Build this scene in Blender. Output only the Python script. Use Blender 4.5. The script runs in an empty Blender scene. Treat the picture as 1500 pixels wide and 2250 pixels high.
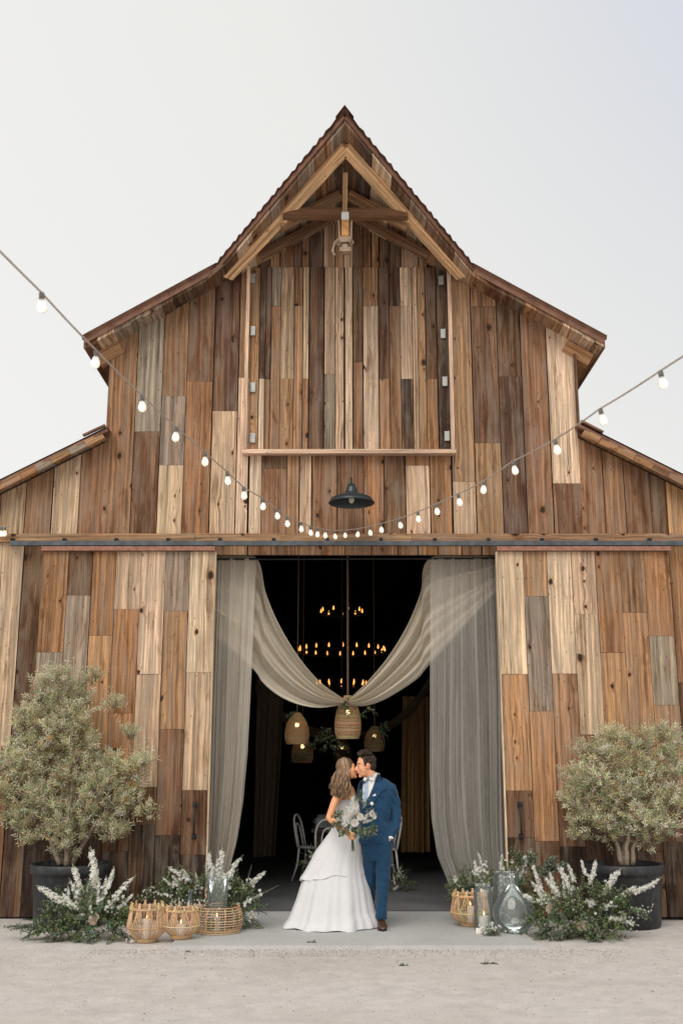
import bpy, bmesh, math, random
from mathutils import Vector, Matrix, noise
from mathutils.bvhtree import BVHTree
random.seed(11)
R_ = math.radians
V = Vector
scene = bpy.context.scene
COL = scene.collection

# ------------------------------------------------------------------ camera
CAM_H, PITCH, FPX = 1.703, R_(13.28), 2310.0
cam_d = bpy.data.cameras.new('camera')
cam = bpy.data.objects.new('camera', cam_d)
COL.objects.link(cam)
cam.location = (0, 0, CAM_H)
cam.rotation_euler = (math.pi/2 + PITCH, 0, 0)
cam_d.sensor_fit = 'VERTICAL'
cam_d.sensor_height = 36.0
cam_d.lens = 36.0*FPX/2250.0
cam_d.clip_start, cam_d.clip_end = 0.1, 3000
cam_d.dof.use_dof = True
cam_d.dof.focus_distance = 11.8
cam_d.dof.aperture_fstop = 2.8
scene.camera = cam

# ------------------------------------------------------------------ sky, sun, exposure
SUN_EL, SUN_AZ = R_(48), R_(200)          # soft light from high behind the photographer's left shoulder
w = bpy.data.worlds.new('World'); scene.world = w; w.use_nodes = True
nt = w.node_tree; nt.nodes.clear()
def wn(t, **k):
    n = nt.nodes.new(t)
    for a, b in k.items(): setattr(n, a, b)
    return n
out = wn('ShaderNodeOutputWorld'); bg = wn('ShaderNodeBackground')
sky = wn('ShaderNodeTexSky', sky_type='NISHITA', sun_disc=False, sun_elevation=SUN_EL, sun_rotation=SUN_AZ,
         air_density=1.0, dust_density=4.0, ozone_density=1.0)
tc = wn('ShaderNodeTexCoord')
dot = wn('ShaderNodeVectorMath', operation='DOT_PRODUCT')
dot.inputs[1].default_value = V((0.50, 0.55, 0.67)).normalized()
rmp = wn('ShaderNodeValToRGB')
els = rmp.color_ramp.elements
els[0].position = 0.55; els[0].color = (8.2, 8.1, 7.9, 1)
els[1].position = 0.99; els[1].color = (5.9, 6.2, 7.1, 1)
e = els.new(0.82); e.color = (7.75, 7.7, 7.45, 1)
e = els.new(0.91); e.color = (7.05, 7.1, 7.15, 1)
mixn = wn('ShaderNodeMix', data_type='RGBA'); mixn.inputs[0].default_value = 0.94
nt.links.new(tc.outputs['Generated'], dot.inputs[0])
nt.links.new(dot.outputs['Value'], rmp.inputs[0])
nt.links.new(sky.outputs[0], mixn.inputs[6]); nt.links.new(rmp.outputs[0], mixn.inputs[7])
nt.links.new(mixn.outputs[2], bg.inputs[0])
bg.inputs[1].default_value = 0.10
nt.links.new(bg.outputs[0], out.inputs[0])
sun_d = bpy.data.lights.new('sun', 'SUN'); sun = bpy.data.objects.new('sun', sun_d); COL.objects.link(sun)
sun_d.energy = 1.7; sun_d.angle = R_(42); sun_d.color = (1.0, 0.95, 0.88)
sd = V((math.sin(SUN_AZ)*math.cos(SUN_EL), math.cos(SUN_AZ)*math.cos(SUN_EL), math.sin(SUN_EL)))
sun.rotation_euler = sd.to_track_quat('Z', 'Y').to_euler()
scene.view_settings.view_transform = 'Standard'
try: scene.view_settings.look = 'None'
except Exception: pass
scene.view_settings.exposure = 0.18
scene.view_settings.gamma = 1.0
scene.render.engine = 'CYCLES'
scene.cycles.use_denoising = True
scene.cycles.max_bounces = 12
scene.cycles.transparent_max_bounces = 24
scene.cycles.sample_clamp_indirect = 4.0

# ------------------------------------------------------------------ geometry of the view: photo pixel -> point on a plane of the place
def ray(px, py):
    dx = (px-750)/FPX; dy = (1125-py)/FPX
    return V((dx, math.cos(PITCH)-dy*math.sin(PITCH), math.sin(PITCH)+dy*math.cos(PITCH)))
def at(px, py, Y):
    d = ray(px, py); t = Y/d.y
    return V((d.x*t, Y, CAM_H+d.z*t))
def lin(c):
    return tuple(((v/255)/12.92 if v/255 <= .04045 else ((v/255+.055)/1.055)**2.4) for v in c)

# ------------------------------------------------------------------ object helpers
def tag(o, label=None, cat=None, group=None, kind=None):
    if label: o['label'] = label
    if cat: o['category'] = cat
    if group: o['group'] = group
    if kind: o['kind'] = kind
    return o
def thing(name, label, cat, loc=(0, 0, 0), group=None, rz=0):
    o = bpy.data.objects.new(name, None); COL.objects.link(o)
    o.location = loc; o.rotation_euler = (0, 0, rz); o.empty_display_size = .1
    return tag(o, label, cat, group)
def copy_tree(o, parent=None):
    c = o.copy(); COL.objects.link(c)
    if parent is not None: c.parent = parent
    for ch in list(o.children): copy_tree(ch, c)
    return c
def attach(o, parent):
    """parent keeping world placement (parents are only moved/rotated before)"""
    o.parent = parent
    o.matrix_parent_inverse = parent_matrix(parent).inverted()
def parent_matrix(p):
    m = Matrix.LocRotScale(p.location, p.rotation_euler, p.scale)
    if p.parent: m = parent_matrix(p.parent) @ p.matrix_parent_inverse @ m
    return m

class MB:
    def __init__(s): s.v = []; s.f = []; s.uv = []; s.c = []
    def face(s, pts, col=(1, 1, 1), uvs=None):
        b = len(s.v); s.v.extend([tuple(p) for p in pts]); s.f.append(tuple(range(b, b+len(pts))))
        s.uv.append(uvs or [(0, 0)]*len(pts)); s.c.append(col)
    def mesh(s, vs, fs, col=(1, 1, 1), uvs=None):
        b = len(s.v); s.v.extend([tuple(p) for p in vs])
        for i, f in enumerate(fs):
            s.f.append(tuple(b+k for k in f)); s.c.append(col if not callable(col) else col(i))
            s.uv.append([uvs[k] for k in f] if uvs else [(0, 0)]*len(f))
    def beam(s, p0, p1, w, h, up=(0, 0, 1), tone=(1, 1, 1), e0=0, e1=0):
        """box from p0 to p1, w across, h along up; wood grain runs along it"""
        p0 = V(p0); p1 = V(p1); d = (p1-p0); L = d.length; d = d/L
        up = V(up); sx = d.cross(up).normalized(); u = sx.cross(d).normalized()
        ou, ov = random.uniform(0, 40), random.uniform(0, 40)
        cs = [(-1, -1), (1, -1), (1, 1), (-1, 1)]
        per = [0, w, w+h, 2*w+h, 2*w+2*h]
        P = [p0+sx*(a*w/2)+u*(b*h/2) for a, b in cs]; Q = [p1+sx*(a*w/2)+u*(b*h/2) for a, b in cs]
        for i in range(4):
            j = (i+1) % 4
            s.face([P[i], P[j], Q[j], Q[i]], tone, [(ou+per[i], ov), (ou+per[i+1], ov), (ou+per[i+1], ov+L), (ou+per[i], ov+L)])
        s.face(P[::-1], tone, [(ou+a*w*3, ov+b*h*.2) for a, b in cs[::-1]]); s.face(Q, tone, [(ou+a*w*3, ov+b*h*.2) for a, b in cs])
    def box(s, c, size, tone=(1, 1, 1)):
        c = V(c); hz = size[2]/2
        s.beam(c-V((0, 0, hz)), c+V((0, 0, hz)), size[0], size[1], (0, 1, 0), tone)
    def plank(s, x0, x1, zb, zt0, zt1, yf, th, tone):
        """upright board with a sloping top, front face at yf; tiny random tilt of the face"""
        ou, ov = random.uniform(0, 60), random.uniform(0, 60)
        a, b = random.uniform(-.003, .003), random.uniform(-.003, .003)
        F = [V((x0, yf+a, zb)), V((x1, yf+b, zb)), V((x1, yf+b, zt1)), V((x0, yf+a, zt0))]
        B = [p+V((0, th, 0)) for p in F]
        U = [(ou+p.x-x0, ov+p.z) for p in F]
        s.face(F, tone, U)
        s.face([B[0], F[0], F[3], B[3]], tone, [(ou-th, ov+zb), U[0], U[3], (ou-th, ov+zt0)])
        s.face([F[1], B[1], B[2], F[2]], tone, [U[1], (ou+th+x1-x0, ov+zb), (ou+th+x1-x0, ov+zt1), U[2]])
        s.face([F[3], F[2], B[2], B[3]], tone, [U[3], U[2], U[2], U[3]])
        s.face([B[0], B[1], F[1], F[0]], tone, [U[0], U[1], U[1], U[0]])
        s.face(B[::-1], tone, U[::-1])
    def tube(s, pts, r, n=6, col=(1, 1, 1), cap=True, closed=False):
        pts = [V(p) for p in pts]; m = len(pts)
        rs = [r]*m if not hasattr(r, '__len__') else list(r)
        b = len(s.v); ref = None; L = 0; Ls = []
        for i in range(m):
            if closed: t = pts[(i+1) % m]-pts[i-1]
            else: t = pts[min(i+1, m-1)]-pts[max(i-1, 0)]
            if t.length < 1e-9: t = V((0, 0, 1))
            t.normalize()
            if ref is None:
                ref = t.orthogonal().normalized()
            ref = (ref-t*ref.dot(t))
            if ref.length < 1e-6: ref = t.orthogonal()
            ref.normalize(); q = t.cross(ref)
            if i: L += (pts[i]-pts[i-1]).length
            Ls.append(L)
            for k in range(n):
                a = 2*math.pi*k/n
                s.v.append(tuple(pts[i]+(ref*math.cos(a)+q*math.sin(a))*rs[i]))
        for i in range(m if closed else m-1):
            j = (i+1) % m
            for k in range(n):
                l = (k+1) % n
                s.f.append((b+i*n+k, b+i*n+l, b+j*n+l, b+j*n+k)); s.c.append(col)
                s.uv.append([(k/n*.1, Ls[i]), ((k+1)/n*.1, Ls[i]), ((k+1)/n*.1, Ls[j]), (k/n*.1, Ls[j])])
        if cap and not closed:
            s.f.append(tuple(b+k for k in range(n))[::-1]); s.c.append(col); s.uv.append([(0, 0)]*n)
            s.f.append(tuple(b+(m-1)*n+k for k in range(n))); s.c.append(col); s.uv.append([(0, 0)]*n)
    def lathe(s, prof, n=32, c=(0, 0, 0), col=(1, 1, 1), cap0=False, cap1=False):
        b = len(s.v); m = len(prof); c = V(c)
        for r, z in prof:
            for k in range(n):
                a = 2*math.pi*k/n
                s.v.append((c.x+r*math.cos(a), c.y+r*math.sin(a), c.z+z))
        for i in range(m-1):
            for k in range(n):
                l = (k+1) % n
                s.f.append((b+i*n+k, b+i*n+l, b+(i+1)*n+l, b+(i+1)*n+k)); s.c.append(col)
                s.uv.append([(k/n, prof[i][1]), ((k+1)/n, prof[i][1]), ((k+1)/n, prof[i+1][1]), (k/n, prof[i+1][1])])
        if cap0: s.f.append(tuple(b+k for k in range(n))[::-1]); s.c.append(col); s.uv.append([(0, 0)]*n)
        if cap1: s.f.append(tuple(b+(m-1)*n+k for k in range(n))); s.c.append(col); s.uv.append([(0, 0)]*n)
    def loft(s, rings, col=(1, 1, 1), caps=True):
        """rings: lists of equal length, closed round"""
        n = len(rings[0]); b = len(s.v)
        for r in rings: s.v.extend([tuple(p) for p in r])
        for i in range(len(rings)-1):
            for k in range(n):
                l = (k+1) % n
                s.f.append((b+i*n+k, b+i*n+l, b+(i+1)*n+l, b+(i+1)*n+k)); s.c.append(col)
                s.uv.append([(k/n, i*.1), ((k+1)/n, i*.1), ((k+1)/n, i*.1+.1), (k/n, i*.1+.1)])
        if caps:
            s.f.append(tuple(b+k for k in range(n))[::-1]); s.c.append(col); s.uv.append([(0, 0)]*n)
            e = b+(len(rings)-1)*n
            s.f.append(tuple(e+k for k in range(n))); s.c.append(col); s.uv.append([(0, 0)]*n)
    def ball(s, c, r, n=8, m=6, col=(1, 1, 1), rot=None):
        r = (r, r, r) if not hasattr(r, '__len__') else r
        c = V(c); b = len(s.v)
        def P(p):
            p = V(p)
            if rot is not None: p = rot @ p
            return tuple(c+p)
        s.v.append(P((0, 0, -r[2])))
        for i in range(1, m):
            t = -math.pi/2+math.pi*i/m
            for k in range(n):
                a = 2*math.pi*k/n
                s.v.append(P((r[0]*math.cos(t)*math.cos(a), r[1]*math.cos(t)*math.sin(a), r[2]*math.sin(t))))
        s.v.append(P((0, 0, r[2]))); top = len(s.v)-1
        for k in range(n):
            l = (k+1) % n
            s.f.append((b, b+1+l, b+1+k)); s.c.append(col); s.uv.append([(0, 0)]*3)
            for i in range(m-2):
                q = b+1+i*n
                s.f.append((q+k, q+l, q+n+l, q+n+k)); s.c.append(col); s.uv.append([(0, 0)]*4)
            q = b+1+(m-2)*n
            s.f.append((q+k, q+l, top)); s.c.append(col); s.uv.append([(0, 0)]*3)
    def leaf(s, p, d, n, L, W, col, bend=.15):
        """one pointed leaf: two quads folded along the midrib"""
        p = V(p); d = V(d).normalized(); n = V(n)
        sx = d.cross(n)
        if sx.length < 1e-5: sx = d.orthogonal()
        sx.normalize(); n = sx.cross(d).normalized()
        tip = p+d*L-n*(bend*L); mid = p+d*(L*.45)+n*(L*.03)
        l = mid+sx*(W/2)+n*(W*.16); r = mid-sx*(W/2)+n*(W*.16)
        b = len(s.v); s.v.extend([tuple(p), tuple(r), tuple(tip), tuple(l), tuple(mid)])
        s.f.append((b, b+1, b+2, b+4)); s.f.append((b, b+4, b+2, b+3)); s.c += [col, col]; s.uv += [[(0, 0)]*4]*2
    def build(s, name, mat, parent=None, smooth=False):
        me = bpy.data.meshes.new(name)
        me.from_pydata(s.v, [], s.f)
        ul = me.uv_layers.new(name='UVMap')
        ul.data.foreach_set('uv', [x for f in s.uv for p in f for x in p])
        ca = me.color_attributes.new('tone', 'FLOAT_COLOR', 'CORNER')
        buf = []
        for f, c in zip(s.f, s.c):
            c4 = (c[0], c[1], c[2], 1.0)
            for _ in f: buf.extend(c4)
        ca.data.foreach_set('color', buf)
        if smooth: me.polygons.foreach_set('use_smooth', [True]*len(me.polygons))
        me.materials.append(mat)
        o = bpy.data.objects.new(name, me); COL.objects.link(o)
        if parent is not None: attach(o, parent)
        return o

# ------------------------------------------------------------------ materials
class NT:
    """tiny node-tree writer"""
    def __init__(s, name):
        s.m = bpy.data.materials.new(name); s.m.use_nodes = True; s.t = s.m.node_tree
        s.t.nodes.clear()
        s.out = s.n('ShaderNodeOutputMaterial')
    def n(s, t, ins=None, **k):
        n = s.t.nodes.new(t)
        for a, b in k.items(): setattr(n, a, b)
        for a, b in (ins or {}).items():
            if isinstance(b, bpy.types.NodeSocket): s.t.links.new(b, n.inputs[a])
            else: n.inputs[a].default_value = b
        return n
    def link(s, a, b): s.t.links.new(a, b)
    def math(s, op, a, b=0.0, c=None, clamp=False):
        ins = {0: a, 1: b}
        if c is not None: ins[2] = c
        n = s.n('ShaderNodeMath', ins, operation=op); n.use_clamp = clamp
        return n.outputs[0]
    def mix(s, f, a, b, blend='MIX'):
        n = s.n('ShaderNodeMix', None, data_type='RGBA', blend_type=blend)
        for i, x in ((0, f), (6, a), (7, b)):
            if isinstance(x, bpy.types.NodeSocket): s.link(x, n.inputs[i])
            else: n.inputs[i].default_value = (tuple(x)+(1,))[:4] if i else x
        return n.outputs[2]
    def ramp(s, x, stops):
        n = s.n('ShaderNodeValToRGB', {0: x}); e = n.color_ramp.elements
        for i, (p, c) in enumerate(stops):
            q = e[i] if i < 2 else e.new(p)
            q.position = p; q.color = (c, c, c, 1) if not hasattr(c, '__len__') else (tuple(c)+(1,))[:4]
        return n.outputs[0]
    def noise(s, vec, scale, detail=4, rough=.55, dist=0):
        n = s.n('ShaderNodeTexNoise', {'Scale': scale, 'Detail': detail, 'Roughness': rough, 'Distortion': dist})
        if vec is not None: s.link(vec, n.inputs['Vector'])
        return n.outputs[0]
    def scale(s, vec, v, add=(0, 0, 0)):
        n = s.n('ShaderNodeMapping', {'Scale': v, 'Location': add}); s.link(vec, n.inputs['Vector']); return n.outputs[0]
    def bsdf(s, color, rough=.8, metal=0, bump=None, bstr=.3, bdist=.01, **k):
        p = s.n('ShaderNodeBsdfPrincipled')
        for nm, x in (('Base Color', color), ('Roughness', rough), ('Metallic', metal)):
            if isinstance(x, bpy.types.NodeSocket): s.link(x, p.inputs[nm])
            else: p.inputs[nm].default_value = (tuple(x)+(1,))[:4] if nm == 'Base Color' else x
        for a, b in k.items():
            a = a.replace('_', ' ')
            if isinstance(b, bpy.types.NodeSocket): s.link(b, p.inputs[a])
            else: p.inputs[a].default_value = b
        if bump is not None:
            bn = s.n('ShaderNodeBump', {'Height': bump, 'Strength': bstr, 'Distance': bdist})
            s.link(bn.outputs[0], p.inputs['Normal'])
        s.link(p.outputs[0], s.out.inputs[0])
        return p

def wood_material(name='weathered_wood', weather=1.0, knots=1.0, dark=1.0):
    t = NT(name)
    uv = t.n('ShaderNodeUVMap').outputs[0]
    tone = t.n('ShaderNodeAttribute', attribute_name='tone').outputs[0]
    # knots: only some of the cells hold one
    wob = t.noise(t.scale(uv, (30, 22, 1)), 1.0, 2)
    kv = t.scale(uv, (6.5, 4.2, 1))
    kv2 = t.n('ShaderNodeVectorMath', {0: kv}, operation='ADD')
    wv = t.n('ShaderNodeCombineXYZ', {0: t.math('MULTIPLY', wob, .16), 1: t.math('MULTIPLY', wob, .12)})
    t.link(wv.outputs[0], kv2.inputs[1])
    vo = t.n('ShaderNodeTexVoronoi', {'Scale': 1.0, 'Randomness': .95}, voronoi_dimensions='2D'); t.link(kv2.outputs[0], vo.inputs['Vector'])
    rnd = t.n('ShaderNodeSeparateColor', {0: vo.outputs['Color']})
    has = t.math('MULTIPLY', t.math('GREATER_THAN', rnd.outputs[0], .885), knots)
    near = t.ramp(vo.outputs['Distance'], [(.0, 1), (.45, 0)])
    size = t.math('MULTIPLY_ADD', rnd.outputs[1], 1.7, .50)
    dk = t.math('MULTIPLY', vo.outputs['Distance'], size)
    core = t.math('MULTIPLY', t.ramp(dk, [(.085, 1), (.13, 0)]), has)
    halo = t.math('MULTIPLY', t.ramp(dk, [(.12, 1), (.34, 0)]), has)
    rings = t.math('MULTIPLY', t.math('SINE', t.math('MULTIPLY', dk, 85.0)), halo)
    bend = t.math('MULTIPLY', near, has)
    # grain bends round knots
    gx = t.n('ShaderNodeSeparateXYZ', {0: uv})
    gu = t.math('ADD', gx.outputs[0], t.math('MULTIPLY', bend, .03))
    slow = t.noise(t.scale(uv, (2.2, .8, 1)), 1.0, 2)
    gu = t.math('ADD', gu, t.math('MULTIPLY', slow, .06))
    g = t.n('ShaderNodeCombineXYZ', {0: gu, 1: gx.outputs[1]}).outputs[0]
    fine = t.noise(t.scale(g, (170, 2.8, 1)), 1.0, 5, .7)
    band = t.noise(t.scale(g, (30, .42, 1)), 1.0, 4, .6, .3)
    crack = t.ramp(t.noise(t.scale(g, (62, .55, 1), (7, 3, 0)), 1.0, 3, .5), [(.30, 1), (.35, 0)])
    saw = t.noise(t.scale(uv, (3, 260, 1)), 1.0, 2)
    patch = t.noise(t.scale(uv, (6, 1.5, 1), (3, 9, 0)), 1.0, 5, .62, .6)
    big = t.noise(t.scale(uv, (4, .7, 1), (23, 5, 0)), 1.0, 3, .55, .5)
    sil = t.noise(t.scale(g, (16, .7, 1), (13, 1, 0)), 1.0, 5, .6)
    k = t.math('ADD', t.math('ADD', t.math('MULTIPLY', fine, .75), t.math('MULTIPLY', band, .95)), t.math('MULTIPLY', rings, .05))
    k = t.ramp(k, [(.57, .30), (.83, .97), (1.12, 1.80)])
    # the same board runs from honey to umber along its length
    base = t.mix(t.math('MULTIPLY', t.ramp(big, [(.50, 0), (.66, 1)]), .40*weather), tone, (.27, .165, .092))
    base = t.mix(t.math('MULTIPLY', t.ramp(big, [(.34, 1), (.47, 0)]), .55*weather), base, t.mix(1.0, base, (.60, .56, .54), 'MULTIPLY'))
    col = t.mix(1.0, base, k, 'MULTIPLY')
    grey = t.mix(.50, tone, (.36, .305, .245))
    grey = t.mix(1.0, grey, t.ramp(fine, [(.3, .60), (.7, 1.26)]), 'MULTIPLY')
    col = t.mix(t.math('MULTIPLY', t.ramp(t.math('MULTIPLY_ADD', sil, .5, t.math('MULTIPLY', patch, .5)), [(.48, 0), (.59, 1)]), .60*weather), col, grey)
    col = t.mix(t.math('MULTIPLY', t.ramp(patch, [(.36, 1), (.43, 0)]), .55*weather), col, t.mix(1.0, col, (.46, .38, .32), 'MULTIPLY'))
    col = t.mix(t.math('MULTIPLY', halo, .5), col, t.mix(1.0, col, (.66, .46, .32), 'MULTIPLY'))
    col = t.mix(core, col, (.040, .022, .013))
    col = t.mix(t.math('MULTIPLY', crack, .70), col, (.035, .024, .017))
    col = t.mix(1.0, col, t.ramp(saw, [(.35, .93), (.65, 1.05)]), 'MULTIPLY')
    # nail holes
    nv = t.n('ShaderNodeTexVoronoi', {'Scale': 1.0, 'Randomness': 1.0}, voronoi_dimensions='2D'); t.link(t.scale(uv, (10, 4.5, 1)), nv.inputs['Vector'])
    ncol = t.n('ShaderNodeSeparateColor', {0: nv.outputs['Color']})
    nail = t.math('MULTIPLY', t.ramp(nv.outputs['Distance'], [(.04, 1), (.06, 0)]), t.math('GREATER_THAN', ncol.outputs[1], .80))
    col = t.mix(t.math('MULTIPLY', nail, .85), col, (.02, .015, .012))
    h = t.math('SUBTRACT', t.math('ADD', fine, t.math('MULTIPLY', band, .6)), t.math('MULTIPLY', t.math('ADD', crack, core), .8))
    t.bsdf(col, .88, bump=h, bstr=.6, bdist=.005, Specular_IOR_Level=.25)
    return t.m

def plain(name, col, rough=.7, metal=0, var=.25, vscale=12, bump=.0, **k):
    """a base colour with soft irregular variation"""
    t = NT(name)
    oc = t.n('ShaderNodeTexCoord').outputs['Object']
    nz = t.noise(oc, vscale, 5, .6)
    c = t.mix(1.0, col, t.ramp(nz, [(.3, 1-var), (.7, 1+var)]), 'MULTIPLY')
    t.bsdf(c, rough, metal, bump=nz if bump else None, bstr=bump, **k)
    return t.m
def toned(name, rough=.7, var=.2, vscale=30, transl=0.0, bump=0.0, **k):
    """colour from the mesh's tone attribute (each leaf, petal or strand has its own)"""
    t = NT(name)
    tone = t.n('ShaderNodeAttribute', attribute_name='tone').outputs[0]
    oc = t.n('ShaderNodeTexCoord').outputs['Object']
    nz = t.noise(oc, vscale, 4, .6)
    c = t.mix(1.0, tone, t.ramp(nz, [(.3, 1-var), (.7, 1+var)]), 'MULTIPLY')
    p = t.bsdf(c, rough, bump=nz if bump else None, bstr=bump, **k)
    if transl:
        tr = t.n('ShaderNodeBsdfTranslucent'); t.link(c, tr.inputs[0])
        mx = t.n('ShaderNodeMixShader', {0: transl}); t.link(p.outputs[0], mx.inputs[1]); t.link(tr.outputs[0], mx.inputs[2])
        t.link(mx.outputs[0], t.out.inputs[0])
    return t.m
def glow(name, col, strength):
    t = NT(name)
    p = t.bsdf(col, .3)
    p.inputs['Emission Color'].default_value = (*col, 1); p.inputs['Emission Strength'].default_value = strength
    t.m.cycles.emission_sampling = 'NONE'
    return t.m

M_WOOD = wood_material()
M_BEAM = wood_material('timber', weather=.45, knots=.5)
M_SHADEWOOD = plain('shade_black_wood', (.012, .010, .009), .9, var=.3)  # near black: the darkness of the interior is put into the colour
M_IRON = plain('black_iron', (.022, .024, .027), .55, .3, var=.3, bump=.1)
M_TRACK = plain('track_steel', (.085, .095, .105), .55, .5, var=.35, vscale=9)
M_RUST = plain('rusty_roof_metal', (.21, .105, .068), .75, .25, var=.4, vscale=7)
M_GALV = plain('galvanised_steel', (.42, .42, .40), .45, .6, var=.2)
M_LEAF = toned('leaf', .55, .25, 30, .35)
M_PETAL = toned('petal', .75, .04, 30, .42)
M_STEM = toned('stem', .8, .25, 40)
M_RATTAN = toned('rattan', .6, .2, 60, 0, .2)
M_WAX = plain('candle_wax', (.82, .78, .72), .5, var=.05)
M_FLAME = glow('flame', (1.0, .62, .22), 4)
# ================================================================== BARN
YW = 12.30                                  # the plane of the front wall
def wx(px, py=1000): return at(px, py, YW).x
def wz(py, px=750): return at(px, py, YW).z
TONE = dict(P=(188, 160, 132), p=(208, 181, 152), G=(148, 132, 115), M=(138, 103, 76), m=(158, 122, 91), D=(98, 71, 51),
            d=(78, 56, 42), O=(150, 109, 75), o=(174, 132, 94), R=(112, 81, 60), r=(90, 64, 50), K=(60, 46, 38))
TK = 0.90
def tone(ch, j=.10):
    c = lin(TONE[ch]); a = random.uniform(1-j, 1+j)*TK
    return tuple(v*a*random.uniform(.97, 1.03) for v in c)

XC = 0.035                                  # ridge
RIDGE, SLOPE = 8.63, 0.60                   # top of the main roof
def roof_top(x): return RIDGE-SLOPE*abs(x-XC)
RT = 0.15                                   # roof build-up, measured vertically
XL, XR = -2.845, 2.885                      # corners of the tall middle part
LEAN_L = lambda x: 5.60-.537*(XL+.0-x) if x < XL else 5.60
LEAN_R = lambda x: 5.64-.537*(x-XR)
BACK = 28.0

barn = thing('barn', 'tall weathered plank barn with peaked hay hood, hanging lean-to roofs and big open doorway', 'barn', (0, YW, 0))

# --- the front wall: each board placed from its place on the facade. (left px, right px) at row py, then (tone, lower end px)
def boards(mb, spec, py, top, bottom, yf, th=.025, gap=.008):
    """top: function x -> z of the upper end, bottom: z of the lower end"""
    for (a, b, pieces) in spec:
        x0, x1 = wx(a, py)+gap*random.uniform(.2, 1.3), wx(b, py)-gap*random.uniform(.2, 1.3)
        cx = (a+b)/2
        zt0, zt1 = top(x0), top(x1)
        for i, (tn, ye) in enumerate(pieces):
            zb = bottom if ye is None else at(cx, ye, yf).z
            if zb >= min(zt0, zt1)-.02: continue
            mb.plank(x0, x1, zb, zt0, zt1, yf+random.uniform(-.004, .005), th, tone(tn))
            zt0 = zt1 = zb-.003
N = None
main_left = [
    (229, 293, [('M', N)]), (293, 350, [('G', 948), ('R', N)]), (350, 405, [('M', 870), ('G', 1022), ('P', N)]),
    (405, 463, [('R', 838), ('O', N)]), (463, 520, [('r', 903), ('P', N)]), (520, 546, [('m', 830), ('p', N)])]
main_right = [
    (993, 1043, [('m', 1058), ('P', N)]), (1043, 1100, [('m', 673), ('R', 973), ('m', N)]),
    (1100, 1153, [('D', 827), ('r', N)]), (1153, 1210, [('M', N)]), (1210, 1272, [('p', 1062), ('R', N)])]
under_hatch = [
    (546, 574, [('p', N)]), (574, 630, [('D', 1030), ('M', N)]), (630, 657, [('m', N)]), (657, 685, [('P', N)]), (685, 741, [('M', N)]),
    (741, 799, [('R', N)]), (799, 844, [('O', N)]), (844, 892, [('D', N)]), (892, 945, [('O', 1022), ('p', N)]), (945, 993, [('O', N)])]
above_hatch = [(a, b, [(c, N)]) for a, b, c in
    [(546, 571, 'm'), (571, 595, 'd'), (595, 616, 'm'), (616, 646, 'M'), (646, 664, 'D'), (664, 679, 'm'), (679, 711, 'r'), (711, 736, 'P'),
     (736, 755, 'm'), (755, 775, 'p'), (775, 798, 'D'), (798, 815, 'M'), (815, 832, 'm'), (832, 856, 'D'), (856, 880, 'd'), (880, 918, 'P'),
     (918, 936, 'm'), (936, 960, 'D'), (960, 993, 'M')]]
Z_HEAD = wz(1181); Z_SILL = wz(996); Z_HT = wz(588)
und = lambda x: roof_top(x)-RT+.04
wall = MB()
boards(wall, main_left, 1000, und, Z_HEAD, YW)
boards(wall, main_right, 1000, und, Z_HEAD, YW)
boards(wall, under_hatch, 1090, lambda x: Z_SILL, Z_HEAD, YW)
boards(wall, above_hatch, 560, und, Z_HT+.004, YW)
lean_l = [(-60, 0, [('m', N)]), (0, 55, [('P', N)]), (55, 114, [('M', N)]), (114, 173, [('P', N)]), (173, 229, [('M', N)])]
lean_r = [(1275, 1328, [('M', N)]), (1328, 1373, [('M', N)]), (1373, 1430, [('R', N)]), (1430, 1465, [('D', N)]), (1465, 1520, [('o', N)]), (1520, 1575, [('M', N)]),
          (1575, 1630, [('m', N)])]
lean_l = [(-170, -115, [('M', N)]), (-115, -60, [('P', N)])]+lean_l
boards(wall, lean_l, 1120, lambda x: LEAN_L(x)-.10, Z_HEAD, YW+.004)
boards(wall, lean_r, 1120, lambda x: LEAN_R(x)-.10, Z_HEAD, YW+.004)
# below the header: the short row over the doorway, and the walls behind the sliding doors
Z_H2, Z_LINT = wz(1199), wz(1219)
row = []; x = 440
while x < 1130:
    b = x+random.choice((44, 52, 58)); row.append((x, min(b, 1130), [(random.choice('mMPOMm'), N)])); x = b
boards(wall, row, 1208, lambda x: Z_HEAD-.002, Z_LINT, YW)
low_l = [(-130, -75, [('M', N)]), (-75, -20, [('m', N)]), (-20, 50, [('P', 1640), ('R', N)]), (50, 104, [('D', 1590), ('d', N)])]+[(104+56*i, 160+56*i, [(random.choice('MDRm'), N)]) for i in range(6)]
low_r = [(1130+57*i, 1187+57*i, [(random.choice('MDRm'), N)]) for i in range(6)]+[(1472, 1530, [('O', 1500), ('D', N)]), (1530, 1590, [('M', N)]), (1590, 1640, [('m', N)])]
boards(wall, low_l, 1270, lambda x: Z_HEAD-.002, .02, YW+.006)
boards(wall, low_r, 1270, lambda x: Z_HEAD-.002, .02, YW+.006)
wall.build('wall', M_WOOD, barn)
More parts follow.
